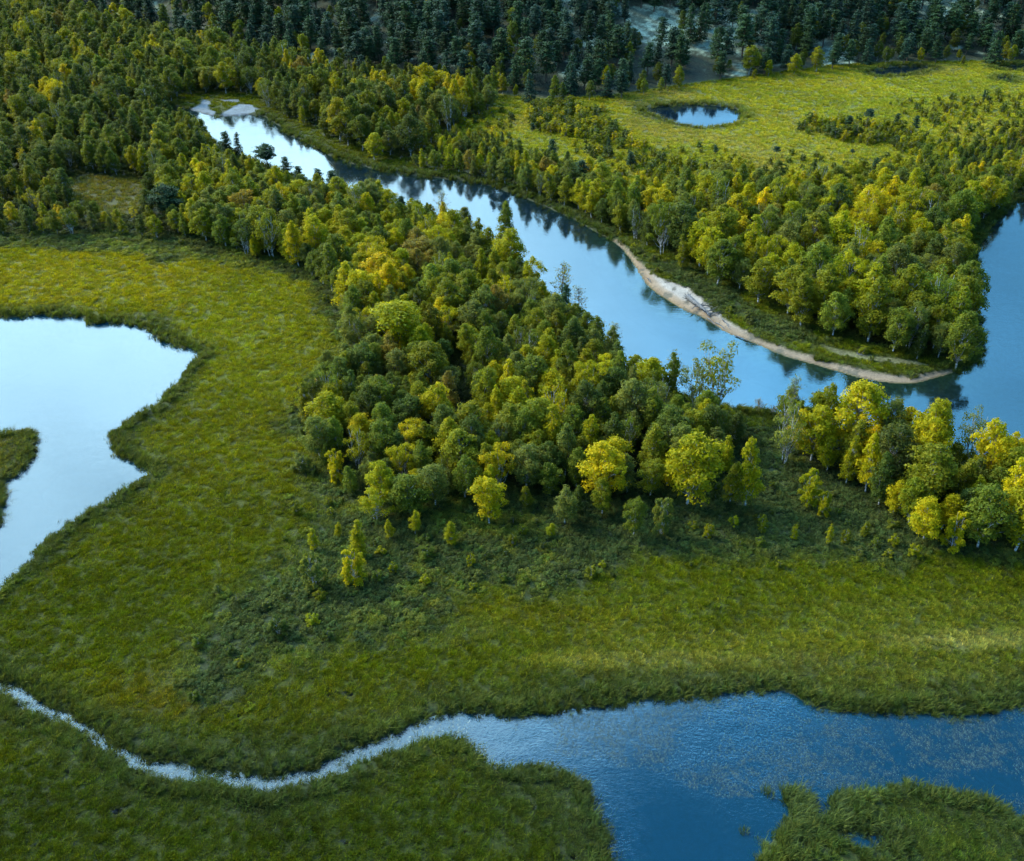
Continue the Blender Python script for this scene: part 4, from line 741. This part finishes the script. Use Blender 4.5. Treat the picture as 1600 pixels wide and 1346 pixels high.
for kind, nm, lb in (('birch', 'birch_wood', 'dense mixed green and yellow birch wood behind the nearer trees'), ('pine', 'pine_wood', 'dark pine wood covering the far hillside'), ('shrub', 'undergrowth', 'low bushes between bog, river and wood')):
    L = [t for t in trees if t['kind'] == kind and not t.get('single') and id(t['mesh'][0]) in proto_of]
    if not L: continue
    keys = sorted({id(t['mesh'][0]) for t in L}); kid = {k: i for i, k in enumerate(keys)}
    scatter(nm, [(t['x'], t['y'], t['z']) for t in L], [(t['tilt'][0], t['tilt'][1], t['rot']) for t in L], [(t['sw'], t['sw'], t['h']) for t in L], [t['rgb'] for t in L], [list(proto_of[k]) for k in keys], lb, [kid[id(t['mesh'][0])] for t in L])

# small plants that are themselves things in the picture and lend their mesh to the ground cover
tufts = [tuft_mesh(s, 72, 0.62, 0.50, 0.22, 0.015) for s in (81, 82, 83)]; rush = [tuft_mesh(s, 50, 0.9, 0.34, 0.6, 0.018) for s in (84, 85)]; glint = [tuft_mesh(s, 14, 0.36, 0.50, 0.6, 0.016, 0.5) for s in (86, 87)]
lows = [low_bush_mesh(s) for s in (91, 92, 93)]
def small_thing(name, me, px, py, s, rgb, label, cat, group=None, z=None):
    x0, y0 = at(px, py, 0.2 if z is None else z); o = link(name, me); o.location = (x0, y0, hz_at(x0, y0) if z is None else z); o.scale = (s, s, s); o['tint'] = rgb; tag(o, label, cat, group); return o
G_SM = 'green reed tufts standing in the marsh water'
p_t = [small_thing('reed_tuft', tufts[0], 1196, 1236, 0.9, (0.05, 0.075, 0.02), 'leftmost small reed tuft beyond the marsh island', 'reed tuft', G_SM, 0), small_thing('reed_tuft', tufts[1], 1203, 1244, 0.8, (0.05, 0.075, 0.02), 'small reed tuft just right of the leftmost one beyond the island', 'reed tuft', G_SM, 0), small_thing('reed_tuft', tufts[2], 1162, 1300, 0.85, (0.05, 0.075, 0.02), 'lone reed tuft in deep blue water left of the marsh island', 'reed tuft', G_SM, 0)]
p_r = [small_thing('reed_tuft', rush[0], 1238, 1240, 1.0, (0.055, 0.08, 0.025), 'ragged reed tuft at the top of the drowned reed patch', 'reed tuft', G_SM, 0), small_thing('reed_tuft', rush[1], 1262, 1268, 1.0, (0.055, 0.08, 0.025), 'ragged reed tuft at the lower end of the drowned reed patch', 'reed tuft', G_SM, 0)]
p_w = [small_thing('water_glint', glint[0], 1000, 1150, 0.35, (0.10, 0.14, 0.15), 'pale wisp painting a ripple glint on the upper lagoon', 'water weed', None, 0.01), small_thing('water_glint', glint[1], 300, 1212, 0.4, (0.2, 0.27, 0.3), 'pale wisp painting a cloud reflection on the narrow stream', 'water weed', None, 0.01)]  # pale wisps added to paint sky reflection on the water, with some reed stems
p_l = [small_thing('dwarf_willow', lows[0], 560, 1000, 1.3, (0.05, 0.075, 0.03), 'grey green dwarf willow mound in the lower scrub', 'dwarf willow', 'dwarf willow mounds'), small_thing('dwarf_willow', lows[1], 640, 905, 1.3, (0.05, 0.075, 0.03), 'dwarf willow mound right of the round yellow bush', 'dwarf willow', 'dwarf willow mounds'), small_thing('dwarf_willow', lows[2], 350, 970, 1.3, (0.11, 0.13, 0.015), 'yellowish dwarf willow mound at the scrub tip', 'dwarf willow', 'dwarf willow mounds')]

def rand_pts(n, y0, y1, r, k=0.60, c=26):
    """points with even density over the strip of ground the picture can show"""
    yv = r.uniform(y0, y1, int(n * 1.0)); wv = k * y1 + c; xv = r.uniform(-wv, wv, len(yv)); m = np.abs(xv) < k * yv + c; return xv[m], yv[m]
rg = np.random.default_rng(99)
def density(y0, y1, per_m2, k=0.60, c=26): return int(per_m2 * (y1 - y0) * 2 * (k * y1 + c))
gx, gy, gs = [], [], []
for (a, b, dn, sc) in ((34, 62, 8.5, 0.50), (62, 90, 7.0, 0.54), (90, 130, 5.0, 0.60), (130, 185, 3.4, 0.70), (185, 260, 1.5, 0.85), (260, 380, 1.3, 0.9)):
    xs, ys = rand_pts(density(a, b, dn), a, b, rg); gx.append(xs); gy.append(ys); gs.append(np.full(len(xs), sc))
gx, gy, gs = map(np.concatenate, (gx, gy, gs))
wf2 = water_fields(gx, gy); gz, gsd, ghd = height(gx, gy, wf2); gsb = wf2[4]
inwood = np.full(len(gx), 14.0)
for p in W_birch.values(): inwood = np.minimum(inwood, sdist(gx, gy, p))
grav = np.full(len(gx), 14.0)
for p in W_gravel + [W_sandtop]: grav = np.minimum(grav, sdist(gx, gy, p))
scr = np.full(len(gx), 14.0); nzz = fbm(gx, gy, 9, 21); nff = fbm(gx, gy, 2.0, 31)
for p in SCRUB: scr = np.minimum(scr, sdist(gx, gy, p) + (nzz - .5) * 10 + (nff - .5) * 6 + rg.normal(0, 1.2, len(gx)))
gcol = zone_colour(gx, gy, gsd, ghd, gsb, False)
land = (gsd > -0.05 - 1.3 * (rg.uniform(0, 1, len(gx)) ** 3) * (fbm(gx, gy, 1.5, 170) * 2)) & (ghd < 0) & (gsb > 0.3 - 3.2 * np.clip(fbm(gx, gy, 1.3, 180) - 0.55, 0, 1)) & (grav > 0.3)
# sparse spots where dark water glints between the sedges of the lower marsh
wetspot = (gy < 64) & (fbm(gx, gy, 1.1, 120) > 0.79)
deepwood = (inwood < -2) & (sdist(gx, gy, HOLES[0]) > 0)
isscrub = (scr < 0) | deepwood
g_m = land & ~isscrub & ~wetspot
g_m &= ~((gsd < 1.0) & (gy > 250) & False)
def make(name, m, protos, sxy, sz, r, label, mul=1.0, lean=0.18, lo=0.75, hi=1.25):
    n = int(m.sum()); s = gs[m] * (lo + (hi - lo) * r.uniform(0, 1, n) ** (1.0 if lo > 0.6 else 1.7))
    t = gcol[m] * (mul * (1 + (r.uniform(0.60, 1.42, n) - 1) * np.where(gy[m] > 185, 0.45, 1.0)))[:, None]; t[:, 0] *= r.uniform(0.85, 1.2, n)
    scatter(name, np.stack([gx[m], gy[m], gz[m] - 0.03], 1), np.stack([r.normal(0, lean, n), r.normal(0, lean, n), r.uniform(-0.7, 0.7, n)], 1), np.stack([s * sxy, s * sxy, s * sz * r.uniform(0.8, 1.2, n)], 1), t, protos, label)
bankish = gsd < 1.6
make('grass', g_m & ~bankish, [[o] for o in p_t], 1.45, 0.75, rg, 'tall sedge grass covering the open meadows', 1.15)
make('bank_sedge', g_m & bankish, [[o] for o in p_r], 1.4, 1.25, rg, 'darker drooping sedge along the water edges', 1.05, 0.3)
sel = land & isscrub & (rg.uniform(0, 1, len(gx)) < np.where(deepwood, 0.62, 0.16 + 0.50 * sstep(0.5, -7, scr)))
make('dwarf_scrub', sel, [[o] for o in p_l], 1.35, 1.15, rg, 'low leafy dwarf willow scrub and wood floor growth', 1.35, 0.1, 0.40, 1.7)
sel = land & isscrub & (rg.uniform(0, 1, len(gx)) < np.where(deepwood, 0.4, 0.85))
make('scrub_grass', sel, [[o] for o in p_t], 1.3, 0.8, rg, 'grass growing between the low bushes', 1.3)

# pale blades painting sky glints, plus reed stems, on stream and upper lagoon, reeds drowned beside the island
xs, ys = rand_pts(density(36, 78, 70.0), 36, 78, rg); a, b, c, d, s_ = water_fields(xs, ys); ppx, ppy, _ = project(xs, ys, 0)
n6 = fbm(xs, ys, 5, 140); n1_ = fbm(xs, ys, 0.8, 141)
stream = (b < -0.1) & (ppx < 760 + (n6 - 0.5) * 200); edge_y = np.interp(ppx, [700, 900, 1000, 1150, 1300, 1450, 1600, 1800], [1150, 1185, 1225, 1235, 1225, 1225, 1262, 1300])
lag = (b < -0.5) & (ppx > 800) & (ppy < edge_y + (n6 - .5) * 60); dens = np.where(stream, 0.16, np.where(lag, 0.95 * sstep(0.28, 0.60, n6) * sstep(0.15, 0.65, n1_), 0))
m = rg.uniform(0, 1, len(xs)) < dens; n = int(m.sum()); stc = np.array((0.20, 0.28, 0.32)); lgc = np.array((0.065, 0.105, 0.12))
tc_ = np.where(stream[m][:, None], stc, lgc) * rg.uniform(0.6, 1.3, n)[:, None]
sw_ = np.where(stream[m], 0.28, 0.20) * rg.uniform(0.6, 1.3, n)
scatter('glint_flecks', np.stack([xs[m], ys[m], np.full(n, 0.012)], 1), np.stack([np.zeros(n), np.zeros(n), rg.uniform(-0.6, 0.6, n)], 1), np.stack([sw_, sw_, sw_ * 0.6], 1), tc_, [[o] for o in p_w], 'pale blades painting ripple glints and reed stems on stream and lagoon')
REED = [[(1225, 1240), (1262, 1236), (1272, 1262), (1270, 1282), (1250, 1276), (1232, 1256)], [(1290, 1262), (1320, 1240), (1345, 1246), (1310, 1290)], [(1205, 1300), (1240, 1280), (1300, 1290), (1230, 1330)]]
xs, ys = rand_pts(density(38, 62, 14.0), 38, 62, rg); m = np.zeros(len(xs), bool)
for p in REED: m |= sdist(xs, ys, AT(p, 0)) < 0.2
m &= fbm(xs, ys, 0.9, 150) > 0.42; n = int(m.sum()); s = rg.uniform(0.6, 1.1, n)
scatter('drowned_reeds', np.stack([xs[m], ys[m], np.full(n, -0.05)], 1), np.stack([rg.normal(0, .2, n), rg.normal(0, .2, n), rg.uniform(-.7, .7, n)], 1), np.stack([s, s, s * 0.9], 1), np.array((0.05, 0.075, 0.022)) * rg.uniform(.7, 1.4, n)[:, None], [[o] for o in p_r], 'reeds standing in open water beside the island')

# ------------------------------------------------------------------ fallen trunk and driftwood on the sand bar
def on_sand(px, py, z=0.1): x0, y0 = at(px, py, z); return np.array([x0, y0, max(0.02, hz_at(x0, y0))])
r = np.random.default_rng(3)
root = bpy.data.objects.new('fallen_tree', None); COL.objects.link(root); A = on_sand(1074, 470); B = on_sand(1110, 496); root.location = A
tag(root, 'dark weathered fallen tree lying along the sand bar with its root plate up', 'fallen tree')
D = B - A; L = np.linalg.norm(D); D /= L; S = np.array([-D[1], D[0], 0])
co, f = tube([(0, 0, .6), D * L * .3 + (0, 0, .5), D * L * .65 + (0, 0, .38) + S * .1, D * L + (0, 0, .16)], [0.46, .38, .28, .12], 10); link('trunk', mesh_np('trunk', co, f, M_dead, None, True), root)
parts = []
for k in range(12):
    a = k * 0.52; e = S * math.cos(a) * r.uniform(.7, 1.2) + np.array([0, 0, 1]) * (0.45 + math.sin(a) * r.uniform(.6, 1.0)) - D * r.uniform(0.1, .5); e[2] = max(e[2], 0.02)
    parts.append(tube(bent((0, 0, .45), e, r, 4, .08), [0.12, .08, .05, .02], 5))
co, f = join(parts); link('root_plate', mesh_np('root_plate', co, f, M_dead, None, True), root)
for k in range(16):
    s = D * L * r.uniform(.35, .95) + np.array([0, 0, .25]); e = s + D * r.uniform(.4, 1.2) + S * r.choice([-1, 1]) * r.uniform(.6, 2.2) + np.array([0, 0, r.uniform(-.1, .9)]); e[2] = max(e[2], 0.03)
    pp = [tube(bent(s, e, r, 4, .06), [.10, .08, .055, .02], 5)]
    for j in range(3): e2 = e + r.normal(0, .35, 3); e2[2] = max(abs(e2[2]), .03); pp.append(tube([s + (e - s) * .6, e2], [.02, .008], 4))
    co, f = join(pp); link('branch', mesh_np('branch', co, f, M_dead, None, True), root)
for (px, py, qx, qy, lb) in ((1105, 498, 1118, 508, 'dark driftwood pole at the foot of the fallen tree'), (1118, 505, 1135, 516, 'grey driftwood pole in the shallows below the fallen tree'), (1128, 500, 1142, 516, 'thin driftwood pole crossing the narrow sand'), (1112, 484, 1117, 489, 'stubby driftwood stump on the white sand'), (1012, 436, 1017, 443, 'small driftwood piece on the upper sand'), (1150, 525, 1170, 533, 'long driftwood pole along the lower sand edge'), (1338, 556, 1350, 561, 'grey driftwood stick on the grassy bank top')):
    a, b = on_sand(px, py), on_sand(qx, qy); o = link('driftwood', None) if False else None
    d = b - a; pts = bent((0, 0, .10), d + (0, 0, .08), r, 5, .03); pr = [tube(pts, [.11, .10, .09, .06, .03], 7)]
    for j in range(4): s = np.array(pts[1 + j % 3]); e = s + r.normal(0, .4, 3); e[2] = abs(e[2]) + .05; pr.append(tube([s, e], [.035, .01], 4))
    co, f = join(pr); o = link('driftwood', mesh_np('driftwood', co, f, M_dead, None, True)); o.location = a; tag(o, lb, 'driftwood', 'driftwood along the sand bar')

print('trees', len(trees), 'single', len(single), {k: sum(t['kind'] == k for t in trees) for k in NAMES}, 'grass', int(g_m.sum()), 'glint', n)
